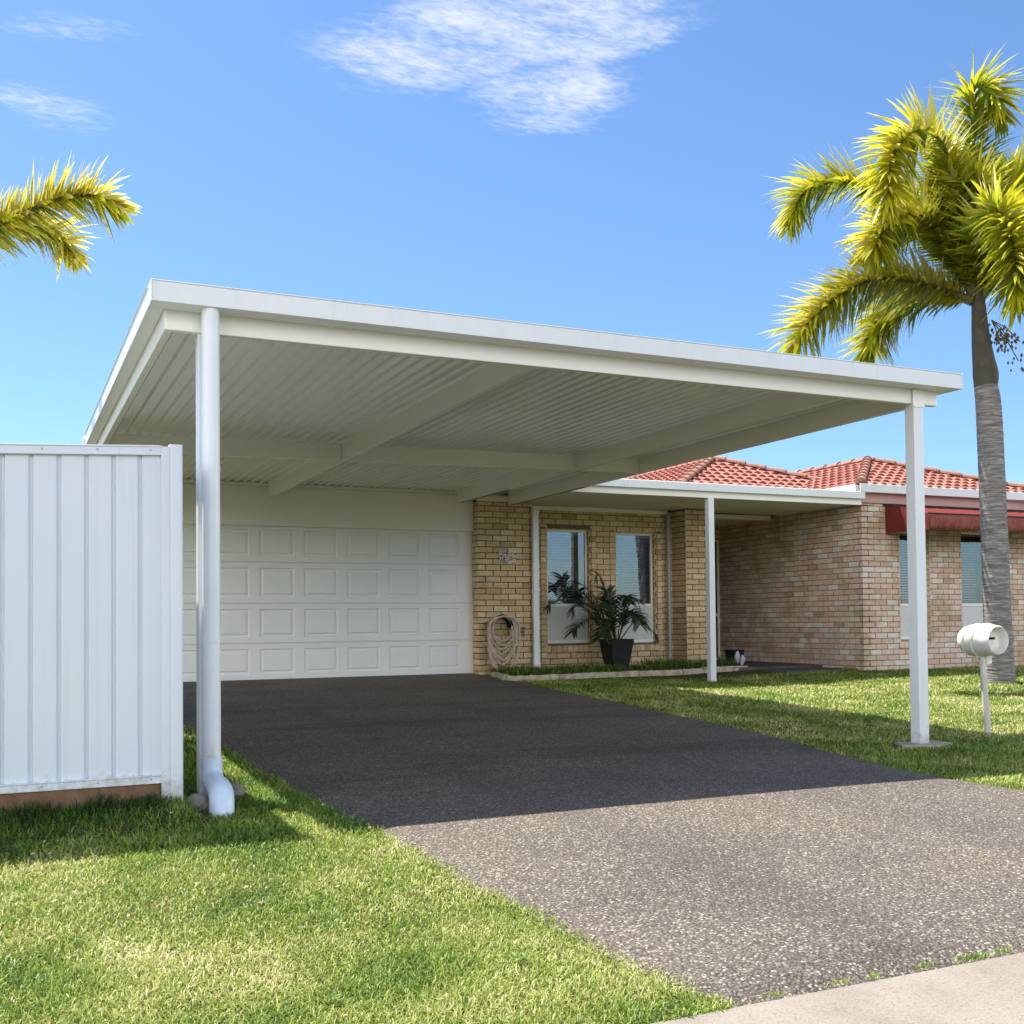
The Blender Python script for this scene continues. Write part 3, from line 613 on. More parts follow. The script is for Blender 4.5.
# ---- awning along the wing windows
aw = MB(); yw, yf_ = 13.085, 12.22; xa, xb = 12.55, 17.0; segs = []
for k in range(11):
    t = k/10; segs.append((yw+(yf_-yw)*t, 2.765-.20*t**1.6))
vs = []; nn = 90; fs = []
for i in range(nn+1):
    for (y, z) in segs: vs.append((xa+(xb-xa)*i/nn, y, z-.008*math.sin(i*math.pi/5)**2*(1 if 0 < i < nn else 0)))
m_ = len(segs)
for i in range(nn):
    for k in range(m_-1): fs.append((i*m_+k, i*m_+k+1, (i+1)*m_+k+1, (i+1)*m_+k))
aw.add(vs, fs); awn = aw.build('awning', RED, house, smooth=True); sd = awn.modifiers.new('solid', 'SOLIDIFY'); sd.thickness = .006
awn['label'] = 'faded red canvas awning over the wing windows'
mb = MB(); vs = []; fs = []; nn = 300
for i in range(nn+1):
    x = xa+(xb-xa)*i/nn; rp = .012*math.sin(i*1.15)
    for j in range(5):
        t = j/4; vs.append((x, yf_-.012-.035*math.sin(t*math.pi)+rp*t, 2.565-.215*t-(.018*abs(math.sin(i*.5)) if j == 4 else 0)))
for i in range(nn):
    for j in range(4): fs.append((i*5+j, i*5+j+1, (i+1)*5+j+1, (i+1)*5+j))
mb.add(vs, fs); va = mb.build('valance', REDF, awn, smooth=True); sd = va.modifiers.new('solid', 'SOLIDIFY'); sd.thickness = .004
mb = MB(); poly = [(yw, 2.33), (yf_-.02, 2.33), (yf_-.02, 2.56)]+[(y, z) for y, z in segs[::-1]]; mb.prism(poly, 'x', xa-.008, xa-.003)
mb.build('side_panel', RED, awn)
mb = MB(); mb.tube([(xa, yf_+.0, 2.575), (xb, yf_, 2.575)], .014, 8); mb.tube([(xa+.01, yw, 2.36), (xa+.01, yf_, 2.36)], .009, 6); mb.box(xa-.05, xb, 13.05, 13.088, 2.768, 2.798)
mb.build('awning_frame', BLACK, awn, smooth=True)

# ---- small things fixed to the pier: mosaic number plaque, tap
mb = MB(); base_ = (6.62, 14.606, 1.86)
for k in range(260):
    px_, pz_ = random.uniform(0, .27), random.uniform(0, .175)
    if .075 < px_ < .10 and pz_ < .09: continue
    if px_ < .075 and pz_ < .05: continue
    if .10 < px_ < .15 and pz_ > .13: continue
    s = random.uniform(.007, .015); mb.obox((6.565+px_, 14.602-random.uniform(0, .006), 1.86+pz_), (s, 0, s*.4), (-s*.4, 0, s), (0, -.012, 0), 0, random.random())
PLQ = mat_leaf('mosaic_chips', [(0, (.85, .82, .75)), (.45, (.7, .62, .6)), (.75, (.38, .30, .30)), (1, (.88, .9, .82))], 0, .5)
pq = mb.build('number_plaque', PLQ, house); pq['label'] = 'small pale mosaic number plaque on the garage pier'
mb = MB(); mb.tube([(6.93, 14.61, .86), (6.93, 14.53, .86)], .012, 8); mb.tube([(6.93, 14.54, .89), (6.93, 14.54, .79)], .014, 8); mb.tube([(6.90, 14.545, .92), (6.96, 14.545, .92)], .01, 8); mb.tube([(6.93, 14.545, .92), (6.93, 14.545, .88)], .008, 8)
mb.build('tap', mat('dull_brass', (.10, .10, .11), .5, metal=.6), house, smooth=True)

# ------------------------------------------------------------------ carport
cp = thing('carport', 'large flat roofed white and cream steel carport over the driveway', 'carport', (1.08, 6.65, -.02))
ZB = 2.728
def sheet():
    mb = MB(); x = .80; prof = []; P = .112
    while x < 6.86:
        prof += [(x, 2.930), (x+.074, 2.930), (x+.085, 2.9035), (x+.100, 2.9035)]; x += P
    prof.append((x, 2.930)); vs = []
    for y in (6.50, 11.0, 11.4, 14.77): vs += [(p[0], y, p[1]) for p in prof]
    n = len(prof); fs = [(j*n+i, j*n+i+1, (j+1)*n+i+1, (j+1)*n+i) for j in range(3) for i in range(n-1)]
    mb.add(vs, fs); o = mb.build('roof_sheet', CEIL, cp); s = o.modifiers.new('solid', 'SOLIDIFY'); s.thickness = .004; s.offset = 1
    return o
sheet()
def cbox(name, x0, x1, y0, y1, z0, z1, m=CREAM, lab=None, bev=.005):
    o = MB().box(x0, x1, y0, y1, z0, z1).build(name, m, cp, bevel=bev)
    if lab: o['label'] = lab
    return o
cbox('beam', .85, 6.90, 6.60, 6.655, ZB, 2.885, lab='long front beam under the roof edge')
cbox('beam', .85, .90, 6.657, 14.74, ZB, 2.9035)
cbox('beam', 3.24, 3.30, 6.657, 14.80-.06, ZB, 2.9035)
cbox('beam', 5.93, 5.99, 6.657, 14.60, ZB, 2.9035)
cbox('beam', 6.73, 6.79, 6.657, 14.60, ZB, 2.9035, lab='outermost right beam with rust marks')
my = lambda x: 11.33-.083*(x-1.9)
for a, b in ((.902, 3.238), (3.302, 5.928), (5.992, 6.728)):
    MB().obox((a, my(a), ZB), (b-a, my(b)-my(a), 0), (0, .055, 0), (0, 0, 2.9025-ZB)).build('beam', CREAM, cp, bevel=.005)
mb = MB(); mb.box(.92, 6.72, 14.70, 14.744, 2.868, 2.9035); mb.build('wall_plate', CREAM, cp, bevel=.003)
MB().box(.80, 6.9, 14.772, 14.80, 2.866, 2.96).build('rear_flashing', CREAM, cp)
# rusty folded brackets where the right-hand beams meet the pier
mb = MB()
mb.box(6.735, 6.785, 12.3, 14.55, ZB-.006, ZB-.0005); mb.box(5.935, 5.985, 12.9, 14.5, ZB-.006, ZB-.0005)
mb.build('rust_stain_plate', RUST, cp)
# fascia / gutter ring: folded steel profile with small lips
def ring(name, p, axis, a, b, m=WHITE, lab=None):
    o = MB().prism(p, axis, a, b).build(name, m, cp, bevel=.002)
    if lab: o['label'] = lab
pf = [(6.44, 2.846), (6.44, 2.958), (6.432, 2.966), (6.450, 2.972), (6.458, 2.960), (6.458, 2.862), (6.585, 2.862), (6.585, 2.955), (6.598, 2.955), (6.598, 2.846)]
ring('front_fascia', pf, 'x', .7605, 7.0105, lab='white front gutter fascia')
def sidep(xo, s): return [(xo, 2.846), (xo, 2.958), (xo-.008*s, 2.966), (xo+.010*s, 2.972), (xo+.018*s, 2.960), (xo+.018*s, 2.864), (xo+.088*s, 2.864), (xo+.088*s, 2.846)]
for a in (.7570, 7.0108): MB().box(a, a+.0032, 6.434, 6.599, 2.845, 2.971).build('end_cap', WHITE, cp)
ring('side_fascia', sidep(.757, 1), 'y', 6.600, 11.95, lab='sunlit left side fascia')
ring('side_fascia', sidep(7.014, -1), 'y', 6.600, 14.55)
MB().box(.80, .848, 11.96, 14.74, 2.72, 2.95).build('rear_fascia', CREAM, cp)
MB().box(.757, .852, 11.952, 11.958, 2.70, 2.965).build('end_cap', CREAM, cp)
mb = MB(); mb.box(.60, 3.5, 14.3, 14.34, 2.55, 2.80)
mb = MB(); mb.box(.735, .790, 11.965, 12.02, 2.2, 2.95); mb.build('rear_strap', CREAM, cp, bevel=.004)
# posts
cbox('post', 1.040, 1.125, 6.612, 6.70, -.06, ZB, WHITE, 'square front left post behind the downpipe')
cbox('post', 6.632, 6.732, 6.585, 6.685, -.06, ZB, WHITE, 'square front right post standing on the lawn')
mb = MB(); mb.box(6.62, 6.745, 6.578, 6.5845, 2.70, 2.84); mb.box(6.655, 6.71, 6.5835, 6.594, 2.728, 2.86); mb.build('post_cap', CREAM, cp, bevel=.003)
mb = MB(); pts = []
for k in range(11):
    th = 2*math.pi*k/11; r_ = (.20, .27, .17, .15, .24, .20, .28, .16, .19, .17, .26)[k]; pts.append((6.70+1.0*r_*math.cos(th), 6.63+.8*r_*math.sin(th)))
mb.prism(pts, 'z', -.1, .002); mb.build('footing', CONC, cp)
# round downpipe with elbow
mb = MB(); mb.tube([(1.096, 6.505, 2.850), (1.096, 6.505, .17)], .0515, 28); dpp = mb.build('downpipe', PVC, cp, smooth=True); dpp['label'] = 'round white downpipe in front of the left post'
pp = bez([(1.096, 6.505, .20), (1.096, 6.50, .15), (1.093, 6.42, .10), (1.088, 6.24, .095), (1.078, 6.10, .075), (1.070, 6.05, .01), (1.068, 6.04, -.10)], 26)
mb = MB(); mb.tube([(1.096, 6.505, .235), (1.096, 6.505, .165)], .0585, 28); mb.tube(pp, [.0555+.012*min(1, i/14) for i in range(27)], 28); mb.build('elbow', PIPEBLUE, dpp, smooth=True)
for z in (.9, 1.9): MB().tube([(1.096, 6.505, z), (1.096, 6.505, z+.02)], .0535, 24).build('pipe_clip', PVC, dpp, smooth=True)

for bx in (.876, 3.27, 5.96, 6.76):
    for yy2 in (6.72, 11.0): MB().box(bx-.045, bx+.045, yy2, yy2+.05, 2.888, 2.9032).build('cleat', CREAM, cp)
for bx in (2.2, 4.3): MB().box(bx, bx+.045, 6.4375, 6.4405, 2.847, 2.960).build('fascia_joiner', WHITE, cp, bevel=.001)
# ------------------------------------------------------------------ fence
fe = thing('steel_fence', 'white corrugated steel fence on a brown timber sleeper at left of carport', 'fence', (.8, 6.0, .1))
def fence_profile(L):
    P = .131; p = []; x = 0
    while x < L-.01:
        p += [(x, 0), (x+.103, 0), (x+.108, .016), (x+.118, .016), (x+.130, .004)]; x += P
    return [q for q in p if q[0] <= L]+[(L, 0)]
def zt(x): return 1.915+.038*(x/.86)
xl, xr = -3.2, .765; pr = fence_profile(xr-xl); vs = []
for z_ in (0, 1):
    for (a, d) in pr:
        x = xr-a; vs.append((x, 6.012+d, .20 if z_ == 0 else zt(x)-.02))
n = len(pr); mb = MB(); mb.add(vs, [(i, i+1, n+i+1, n+i) for i in range(n-1)]); pan = mb.build('panel', FENCEW, fe); s = pan.modifiers.new('s', 'SOLIDIFY'); s.thickness = .002
def rail(z0, z1, name, zt=zt):
    mb = MB(); a, b = xl, .753
    mb.obox((a, 5.992, zt(a)-1.915+z0), (b-a, 0, zt(b)-zt(a)), (0, .055, 0), (0, 0, z1-z0)); mb.obox((a, 5.986, zt(a)-1.915+z1-.006), (b-a, 0, zt(b)-zt(a)), (0, .067, 0), (0, 0, .008)); mb.obox((a, 5.986, zt(a)-1.915+z0-.002), (b-a, 0, zt(b)-zt(a)), (0, .067, 0), (0, 0, .008))
    return mb.build(name, FENCEW, fe, bevel=.002)
mb = MB()
for k in range(12):
    x = .70-k*.262; mb.tube([(x, 5.984, zt(x)-.022), (x, 5.994, zt(x)-.022)], .0045, 8); mb.tube([(x, 5.984, .202), (x, 5.994, .202)], .0045, 8)
mb.build('rail_screws', mat('grey_screw', (.35, .36, .38), .5, metal=.5), fe)['kind'] = 'stuff'
rail(1.868, 1.915, 'top_rail'); rail(.181, .222, 'bottom_rail', lambda x: 1.915)
mb = MB()
def rpost(mb, x0, x1, y0, y1, z0, z1, r=.018):
    poly = []
    for (cx, cy, a0) in ((x1-r, y1-r, 0), (x0+r, y1-r, 90), (x0+r, y0+r, 180), (x1-r, y0+r, 270)):
        for k in range(5):
            a = math.radians(a0+k*22.5); poly.append((cx+r*math.cos(a), cy+r*math.sin(a)))
    mb.prism(poly, 'z', z0, z1)
rpost(mb, .795, .862, 5.975, 6.065, -.05, 1.958); mb.box(.752, .7955, 5.986, 6.050, .02, 1.945)
mb.build('post', FENCEW, fe, smooth=True)
mb = MB(); rpost(mb, -1.66, -1.58, 5.98, 6.06, -.05, 1.89); mb.build('post', FENCEW, fe, smooth=True)
mb = MB(); mb.box(xl, .750, 6.0, 6.045, -.06, .1815); mb.build('timber_sleeper', TIMBER, fe, bevel=.006)
# return panel running back towards the garage
mb = MB(); pr2 = fence_profile(5.0); vs = []
for z_ in (.16, 1.93): vs += [(.815+d, 6.08+a, z_) for a, d in pr2]
n = len(pr2); mb.add(vs, [(i, i+1, n+i+1, n+i) for i in range(n-1)]); rp = mb.build('return_panel', FENCEW, fe); s = rp.modifiers.new('s', 'SOLIDIFY'); s.thickness = .002
mb = MB(); mb.box(.79, .835, 6.07, 11.1, 1.91, 1.95); mb.box(.79, .835, 6.07, 11.1, .14, .18); mb.box(.79, .84, 11.1, 11.16, 0, 1.96); mb.build('return_rail', FENCEW, fe, bevel=.002)

# ------------------------------------------------------------------ mailbox
mbx = thing('barrel_mailbox', 'white barrel shaped letterbox on a leaning white pole in the lawn', 'mailbox', (7.76, 6.92, float(G(7.76, 6.92))))
def barrel():
    prof = [(0, 0), (.060, 0), (.098, .012), (.120, .045), (.134, .10), (.140, .17), (.140, .23), (.134, .30), (.126, .36), (.118, .372), (.112, .362), (.120, .30), (.124, .265), (0, .262)]
    n = 40; vs = []; fs = []; M = Vector((7.70, 7.11, .808))
    for (r, t) in prof:
        for k in range(n):
            a = 2*math.pi*k/n; vs.append(M+Vector((r*math.cos(a), -t, r*math.sin(a)*1.0)))
    for j in range(len(prof)-1):
        for k in range(n): fs.append((j*n+k, j*n+(k+1) % n, (j+1)*n+(k+1) % n, (j+1)*n+k))
    m = MB().add(vs, fs)
    for t, r in ((.125, .1385), (.225, .1425)):     # two moulded bands round the barrel
        pts = [M+Vector((r*math.cos(a), -t-.035*math.sin(a+.6), r*math.sin(a))) for a in np.linspace(0, 2*math.pi, 41)]
        m.tube(pts, .006, 6, cap=False)
    o = m.build('barrel', MAILW, mbx, smooth=True); return o
bo = barrel()
MB().box(7.640, 7.775, 6.842, 6.8475, .812, .832).build('letter_slot', BLACK, bo)
mb = MB(); mb.tube([(7.765, 6.92, -.12), (7.712, 6.93, .668)], .027, 14); mb.tube([(7.754, 6.922, .16), (7.754, 6.922, .172)], .029, 14)
mb.build('pole', mat('dirty_white_pole', (.66, .64, .60), .5, col2=(.50, .47, .42), var=.15, vscale=10), mbx, smooth=True)
mb = MB(); mb.box(7.735, 7.80, 6.90, 6.96, .60, .675); mb.tube([(7.65, 6.93, .665), (7.80, 6.93, .655)], .012, 8); mb.build('bracket', MAILW, mbx, bevel=.004)

# ------------------------------------------------------------------ palms
def frond(path, leaf_len, parent, nodes=112, width=.056, seed=0, start=.05, droop=.26):
    rg = random.Random(seed); pts = bez(path, 60); L = [0]
    for a, b in zip(pts, pts[1:]): L.append(L[-1]+(b-a).length)
    tot = L[-1]
    def at(s):
        s = s*tot; i = 0
        while i < len(L)-2 and L[i+1] < s: i += 1
        t = (s-L[i])/(L[i+1]-L[i]+1e-9); return pts[i].lerp(pts[i+1], t), (pts[i+1]-pts[i]).normalized()
    mb = MB()
    for k in range(nodes):
        s = start+(1-start)*(k/(nodes-1)); p, t = at(s)
        side = t.cross(Vector((0, 0, 1)));  side = side.normalized() if side.length > .05 else Vector((1, 0, 0)); upv = side.cross(t).normalized()
        env = min(1, .35+(s-start)/.28)*min(1, .45+(1-s)/.16)
        for q in range(6):
            ang = math.radians(60*q+rg.uniform(-30, 30)+(k % 2)*30)
            rad = side*math.cos(ang)+upv*math.sin(ang)
            ln = leaf_len*env*rg.uniform(.62, 1.15); fwd = rg.uniform(.45, .85)+(.9 if s > .93 else 0)
            d = (rad+t*fwd).normalized(); wv = d.cross(t); wv = wv.normalized() if wv.length > .01 else side
            wv = (wv+rad*rg.uniform(-.4, .4)).normalized(); ww = width*rg.uniform(.7, 1.15); pos = p.copy(); dd = d.copy(); vs = []
            for j, wf in enumerate((.35, 1.0, .85, .5)):
                vs += [pos+wv*ww*wf*.5, pos-wv*ww*wf*.5]
                pos = pos+dd*ln*.25; dd = (dd+Vector((0, 0, -droop*.38))).normalized()
            vs.append(pos); tn = rg.random()
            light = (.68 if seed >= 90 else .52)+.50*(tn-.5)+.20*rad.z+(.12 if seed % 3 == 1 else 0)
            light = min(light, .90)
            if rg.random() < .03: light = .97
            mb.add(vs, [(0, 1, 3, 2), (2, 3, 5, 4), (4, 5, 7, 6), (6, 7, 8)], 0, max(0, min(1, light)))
    mb.tube(pts, [.030*(1-.85*i/60)+.004+.035*max(0, 1-i/9) for i in range(61)], 8, mi=1)
    return mb.build('frond', [PALM, mat_rachis], parent, smooth=False)
mat_rachis = mat('frond_rachis', (.10, .12, .03), .5, .4, col2=(.16, .12, .06), vscale=8)
def palm(label, trunk_pts, trunk_r, shaft_pts, shaft_r, fronds, leaf_len, base, seed):
    t = thing('foxtail_palm', label, 'palm tree', base, None)
    mb = MB(); tp = bez(trunk_pts, 60); n = 24; vs = []; fs = []
    rad = [float(np.interp(i/60, np.linspace(0, 1, len(trunk_r)), trunk_r)) for i in range(61)]
    tp2 = []; rr = []
    for i in range(60):
        for e in range(4): q = e/4; tp2.append(tp[i].lerp(tp[i+1], q)); rr.append((rad[i]*(1-q)+rad[i+1]*q)*(1+(.020 if (i*4+e) % 5 == 0 else 0)+random.uniform(-.006, .006)))
    mb.tube(tp2, rr, 22); mb.build('trunk', TRUNK, t, smooth=True)
    mb = MB(); mb.tube(bez(shaft_pts, 16), [float(np.interp(i/16, np.linspace(0, 1, len(shaft_r)), shaft_r)) for i in range(17)], 20); mb.build('crownshaft', BARK_S, t, smooth=True)
    for k, f in enumerate(fronds): frond(f, leaf_len, t, seed=seed+k)
    return t
FR = [
 [(11.84,10.7,5.29),(11.04,10.85,5.48),(10.33,11.07,5.46),(9.64,11.29,4.96),(9.42,11.41,4.54)],
 [(11.86,10.7,5.28),(11.66,11.33,5.58),(11.49,11.86,5.39),(11.37,12.15,4.87)],
 [(11.88,10.68,5.33),(11.62,11.0,6.22),(11.11,11.33,6.83),(10.54,11.59,7.03),(10.02,11.83,6.9),(9.82,11.94,6.46)],
 [(11.89,10.68,5.4),(11.43,10.52,6.56),(11.11,10.44,7.17),(10.66,10.42,7.27),(10.22,10.42,6.87),(10.09,10.39,6.14)],
 [(11.92,10.66,5.43),(12.01,10.8,6.85),(11.96,10.69,7.77),(11.85,10.62,8.15),(11.97,10.45,8.10),(12.03,10.32,7.7)],
 [(11.95,10.65,5.43),(12.28,10.58,6.4),(12.63,10.51,6.98),(13.13,10.38,7.18),(13.51,10.22,6.74)],
 [(11.98,10.64,5.34),(12.07,10.26,5.62),(12.32,9.92,5.63),(12.65,9.67,5.1)],
 [(11.94,10.65,5.4),(11.52,10.17,5.96),(11.21,9.65,6.03),(11.03,9.31,5.42),(10.99,9.24,4.79)],
 [(11.92,10.66,5.4),(12.34,11.32,6.52),(12.56,11.97,7.14),(12.6,12.62,7.07)],
 [(11.91,10.67,5.39),(11.45,10.75,6.05),(10.95,10.75,6.35),(10.45,10.78,6.1),(10.2,10.8,5.75)],
 [(11.95,10.65,5.4),(12.79,11.1,6.73),(13.48,11.42,7.46),(14.26,11.73,7.24)]]
FR += [[(11.93,10.66,5.35),(11.9,10.5,6.0),(11.75,10.4,6.5),(11.45,10.3,6.7)],
 [(11.93,10.66,5.40),(12.3,10.6,6.1),(12.7,10.5,6.3),(13.1,10.4,5.9),(13.2,10.3,5.4)],
 [(11.93,10.66,5.40),(11.7,10.75,6.2),(11.55,10.85,6.9),(11.4,10.8,7.25)],
 [(11.95,10.66,5.40),(12.25,10.85,6.0),(12.6,11.0,6.25),(13.0,11.1,5.9)]]
gz = float(G(12.21, 10.68))
LEAFN = 0
pm = palm('tall foxtail palm with ringed grey trunk standing in front of the wing windows', [(12.22,10.68,gz-.1),(12.21,10.68,.3),(12.18,10.67,.9),(12.15,10.66,1.78),(12.07,10.64,3.67),(12.03,10.65,4.14)],
     [.215, .19, .180, .172, .165, .150], [(12.03,10.65,4.12),(12.03,10.65,4.3),(11.97,10.66,4.75),(11.92,10.66,5.55)], [.150, .165, .12, .07], FR, .62, (12.22, 10.68, gz), 40)
# fruit cluster and skirt roots
mb = MB()
for k in range(5):
    a = Vector((12.05, 10.55, 5.0)); b = a+Vector((random.uniform(.15, .5), random.uniform(-.35, .1), random.uniform(-.55, -.25)))
    mb.tube([a, a.lerp(b, .5)+Vector((0, 0, .05)), b], .008, 5, mi=1)
    for q in range(16):
        p = a.lerp(b, random.uniform(.35, 1.05))+Vector((random.uniform(-.1, .1), random.uniform(-.1, .1), random.uniform(-.12, .06))); r_ = random.uniform(.018, .028)
        vs = [p+Vector(v)*r_ for v in ((1,0,0),(-1,0,0),(0,1,0),(0,-1,0),(0,0,1.3),(0,0,-1.3))]
        mb.add(vs, [(0,2,4),(2,1,4),(1,3,4),(3,0,4),(2,0,5),(1,2,5),(3,1,5),(0,3,5)])
mb.build('fruit_cluster', [mat('palm_fruit', (.07, .11, .03), .5, col2=(.22, .09, .03), var=.1, vscale=20), mat_rachis], pm, smooth=True)
LF = [
 [(-1.27,11.53,3.95),(-.65,11.23,4.42),(-.03,10.94,4.68),(.42,10.7,4.88),(.72,10.55,4.92),(.94,10.45,4.80)],
 [(-1.27,11.53,4.0),(-.56,11.84,4.75),(.05,11.77,4.96),(.46,11.7,4.91),(.63,11.62,4.69)],
 [(-1.27,11.53,4.0),(-1.4,11.24,4.8),(-1.12,10.76,5.36),(-.9,10.0,5.3),(-.9,9.6,4.84)],
 [(-1.27,11.53,4.0),(-1.94,11.82,4.65),(-2.52,12.09,4.74),(-2.93,12.3,4.29)],
 [(-1.27,11.53,4.0),(-1.49,12.71,5.1),(-1.7,13.67,5.73),(-1.99,14.47,5.52)],
 [(-1.27,11.53,4.0),(-2.0,10.9,4.9),(-2.8,10.4,5.1),(-3.3,10.1,4.5)]]
gz = float(G(-1.3, 11.5))
palm('foxtail palm beyond the white fence, one yellow green frond reaching into view', [(-1.32,11.55,gz-.1),(-1.30,11.54,1.0),(-1.28,11.53,2.8)], [.17, .13, .11], [(-1.28,11.53,2.78),(-1.27,11.53,3.2),(-1.27,11.53,4.02)], [.12, .13, .06], LF, .41, (-1.3, 11.5, gz), 90)

# ------------------------------------------------------------------ potted palm at the windows
pp_ = thing('potted_palm', 'dark leafed palm in a tall tapered black pot in front of the windows', 'potted plant', (8.42, 14.4, .25))
def frust(mb, cx, cy, z0, z1, h0, h1, rot=.3):
    c, s = math.cos(rot), math.sin(rot); vs = []
    for z, h in ((z0, h0), (z1, h1), (z1, h1-.02), (z1-.06, h1-.03)):
        for a, b in ((-1, -1), (1, -1), (1, 1), (-1, 1)): vs.append((cx+(a*c-b*s)*h, cy+(a*s+b*c)*h, z))
    mb.add(vs, [(3, 2, 1, 0)]+[(j*4+k, j*4+(k+1) % 4, (j+1)*4+(k+1) % 4, (j+1)*4+k) for j in range(3) for k in range(4)]+[(12, 13, 14, 15)])
mb = MB(); frust(mb, 8.42, 14.40, .25, .735, .125, .20, 0.0); mb.build('pot', BLACK, pp_, bevel=.006)
def pinnate(mb, path, n, ln, w_, rg, droop=.6, prop=(0.15, 1)):
    pts = bez(path, 20)
    for k in range(n):
        s = prop[0]+(1-prop[0])*k/(n-1); i = min(int(s*20), 19); p = pts[i].lerp(pts[i+1], s*20-i); t = (pts[i+1]-pts[i]).normalized()
        side = t.cross(Vector((0, 0, 1)));  side = side.normalized() if side.length > .05 else Vector((1, 0, 0))
        for sg in (-1, 1):
            l_ = ln*(1-.55*abs(s-.5))*rg.uniform(.8, 1.1); d = (side*sg+t*.8+Vector((0, 0, rg.uniform(-.1, .35)))).normalized(); wv = d.cross(side.cross(t)).normalized(); pos = p.copy(); vs = []
            for wf in (.5, 1, .7): vs += [pos+wv*w_*wf*.5, pos-wv*w_*wf*.5]; pos = pos+d*l_*.33; d = (d+Vector((0, 0, -droop*.35))).normalized()
            vs.append(pos); mb.add(vs, [(0, 1, 3, 2), (2, 3, 5, 4), (4, 5, 6)])
    mb.tube(pts, [.010*(1-.7*i/20) for i in range(21)], 5)
rg = random.Random(5)
for (dx, dy, dz, lf) in ((-.62, .1, .55, .28), (-.75, -.15, .25, .26), (-.35, -.3, .62, .25), (-.05, .15, .78, .24), (.25, -.2, .60, .28), (.42, .1, .42, .26), (.48, -.25, .14, .24), (-.45, -.4, .18, .26), (.1, -.45, .35, .28), (-.20, .2, .45, .25), (.35, .25, .7, .22), (-.5, .3, .9, .2), (-.95, .15, .62, .26), (-.80, .0, .80, .24), (-.25, .1, 1.02, .22)):
    c0 = Vector((8.42+dx*.1, 14.40+dy*.1, .72)); e = Vector((8.42+dx, min(14.40+dy, 14.9), .72+dz)); mid = c0.lerp(e, .5)+Vector((0, 0, .20))
    mb = MB(); pinnate(mb, [c0, mid, e+Vector((0, 0, -.02)), e+Vector((dx*.12, dy*.1, -.12))], 26, lf*1.15, .026, rg)
    mb.build('frond', DKGREEN, pp_)

# ------------------------------------------------------------------ hose on its hanger
mb = MB(); mb.tube([(6.50, 14.60, 1.03), (6.50, 14.50, 1.03)], .012, 8); mb.tube([(6.76, 14.60, 1.03), (6.76, 14.50, 1.03)], .012, 8)
vs = []
hg = MB(); n = 16
for j, y in enumerate((14.608, 14.47)):
    for k in range(n+1):
        a = math.pi*k/n; vs.append((6.63+.15*math.cos(a), y, .92+.16*math.sin(a)))
hg.add(vs, [(k, k+1, n+2+k, n+1+k) for k in range(n)]); hg.tube([(6.63+.165*math.cos(a), 14.465, .92+.19*math.sin(a)) for a in np.linspace(-.25, math.pi+.25, 20)], .012, 6)
hg.v = [(a-.07, b, c) for a, b, c in hg.v]
hob = hg.build('hose_hanger', BLACK, None, smooth=True, loc=(6.63, 14.6, .9)); s = hob.modifiers.new('s', 'SOLIDIFY'); s.thickness = .006
tag(hob, 'black curved hose hanger fixed to the garage pier', 'hose hanger')
mb = MB(); rg = random.Random(3)
for k in range(9):
    ww_ = .15+.012*k*rg.uniform(.6, 1.2)+.01; hh = .26+.062*k*rg.uniform(.9, 1.1); y = 14.49-.006*k+rg.uniform(-.02, .02); cx = 6.63+rg.uniform(-.025, .025); pts = []
    for a in np.linspace(0, 2*math.pi, 34):
        c_, s_ = math.cos(a), math.sin(a); wd_ = ww_*(1 if s_ > 0 else (1+.22*math.sin(-a)*1.0)); pts.append((cx+wd_*c_*(1-.35*max(0, -s_)**3), y+.01*math.sin(3*a+k), 1.09+.0*k-(0 if s_ > 0 else 1)*hh*(-s_)-(1-abs(s_))*.06*(1)+(-.10 if s_ <= 0 else -.10*(1-s_))))
    mb.tube(pts, .0145, 7, cap=False)
mb.tube(bez([(6.47, 14.46, .95), (6.41, 14.45, .65), (6.46, 14.44, .40), (6.62, 14.42, .27), (6.70, 14.40, .262)], 30), .0135, 7)
mb.tube(bez([(6.78, 14.46, .95), (6.80, 14.45, .6), (6.77, 14.45, .36)], 20), .0135, 7)
mb.v = [(a-.07, b, c) for a, b, c in mb.v]
tag(mb.build('garden_hose', HOSE, None, smooth=True, loc=(6.63, 14.5, .3)), 'coiled tan garden hose hanging on the brick pier', 'garden hose')

# ------------------------------------------------------------------ edging blocks round the bed
epts = [(6.42, 14.50), (6.14, 13.42), (6.98, 13.56), (7.75, 13.80), (8.50, 13.93), (9.28, 13.95), (9.74, 14.06), (10.62, 14.12)]
elab = ['rounded grey edging block beside the driveway and hose', 'cream edging block at the driveway corner of the bed', 'short cream edging block second from the driveway corner', 'plain cream edging block under the pot plant',
        'long stained edging block right of the pot', 'cream edging block left of the porch post', 'cream edging block right of the porch post']
for k in range(7):
    a, b = Vector((*epts[k], 0)), Vector((*epts[k+1], 0)); d = (b-a); L_ = d.length-.012; d.normalize(); s = Vector((-d.y, d.x, 0)); z = float(G((a.x+b.x)/2, (a.y+b.y)/2))-.03
    mb = MB(); vs = []; nn = 12
    for i in range(nn+1):
        t = L_*i/nn; q = a+d*t
        for (o_, h) in ((-.05, 0), (-.055, .07), (-.03, .105), (.04, .105), (.06, .07), (.06, 0)):
            vs.append(q+s*(o_+random.uniform(-.006, .006))+Vector((0, 0, z+h*(.92+.16*random.random()))))
    m_ = 6; mb.add(vs, [(i*m_+k_, i*m_+(k_+1) % m_, (i+1)*m_+(k_+1) % m_, (i+1)*m_+k_) for i in range(nn) for k_ in range(m_)]+[tuple(range(6)), tuple(nn*6+i for i in range(6))])
    tag(mb.build('edging_block', EDGE if k else CONC, None, smooth=False, bevel=.004, loc=(a.x, a.y, z)), elab[k], 'edging block', 'stone blocks edging the garden bed')

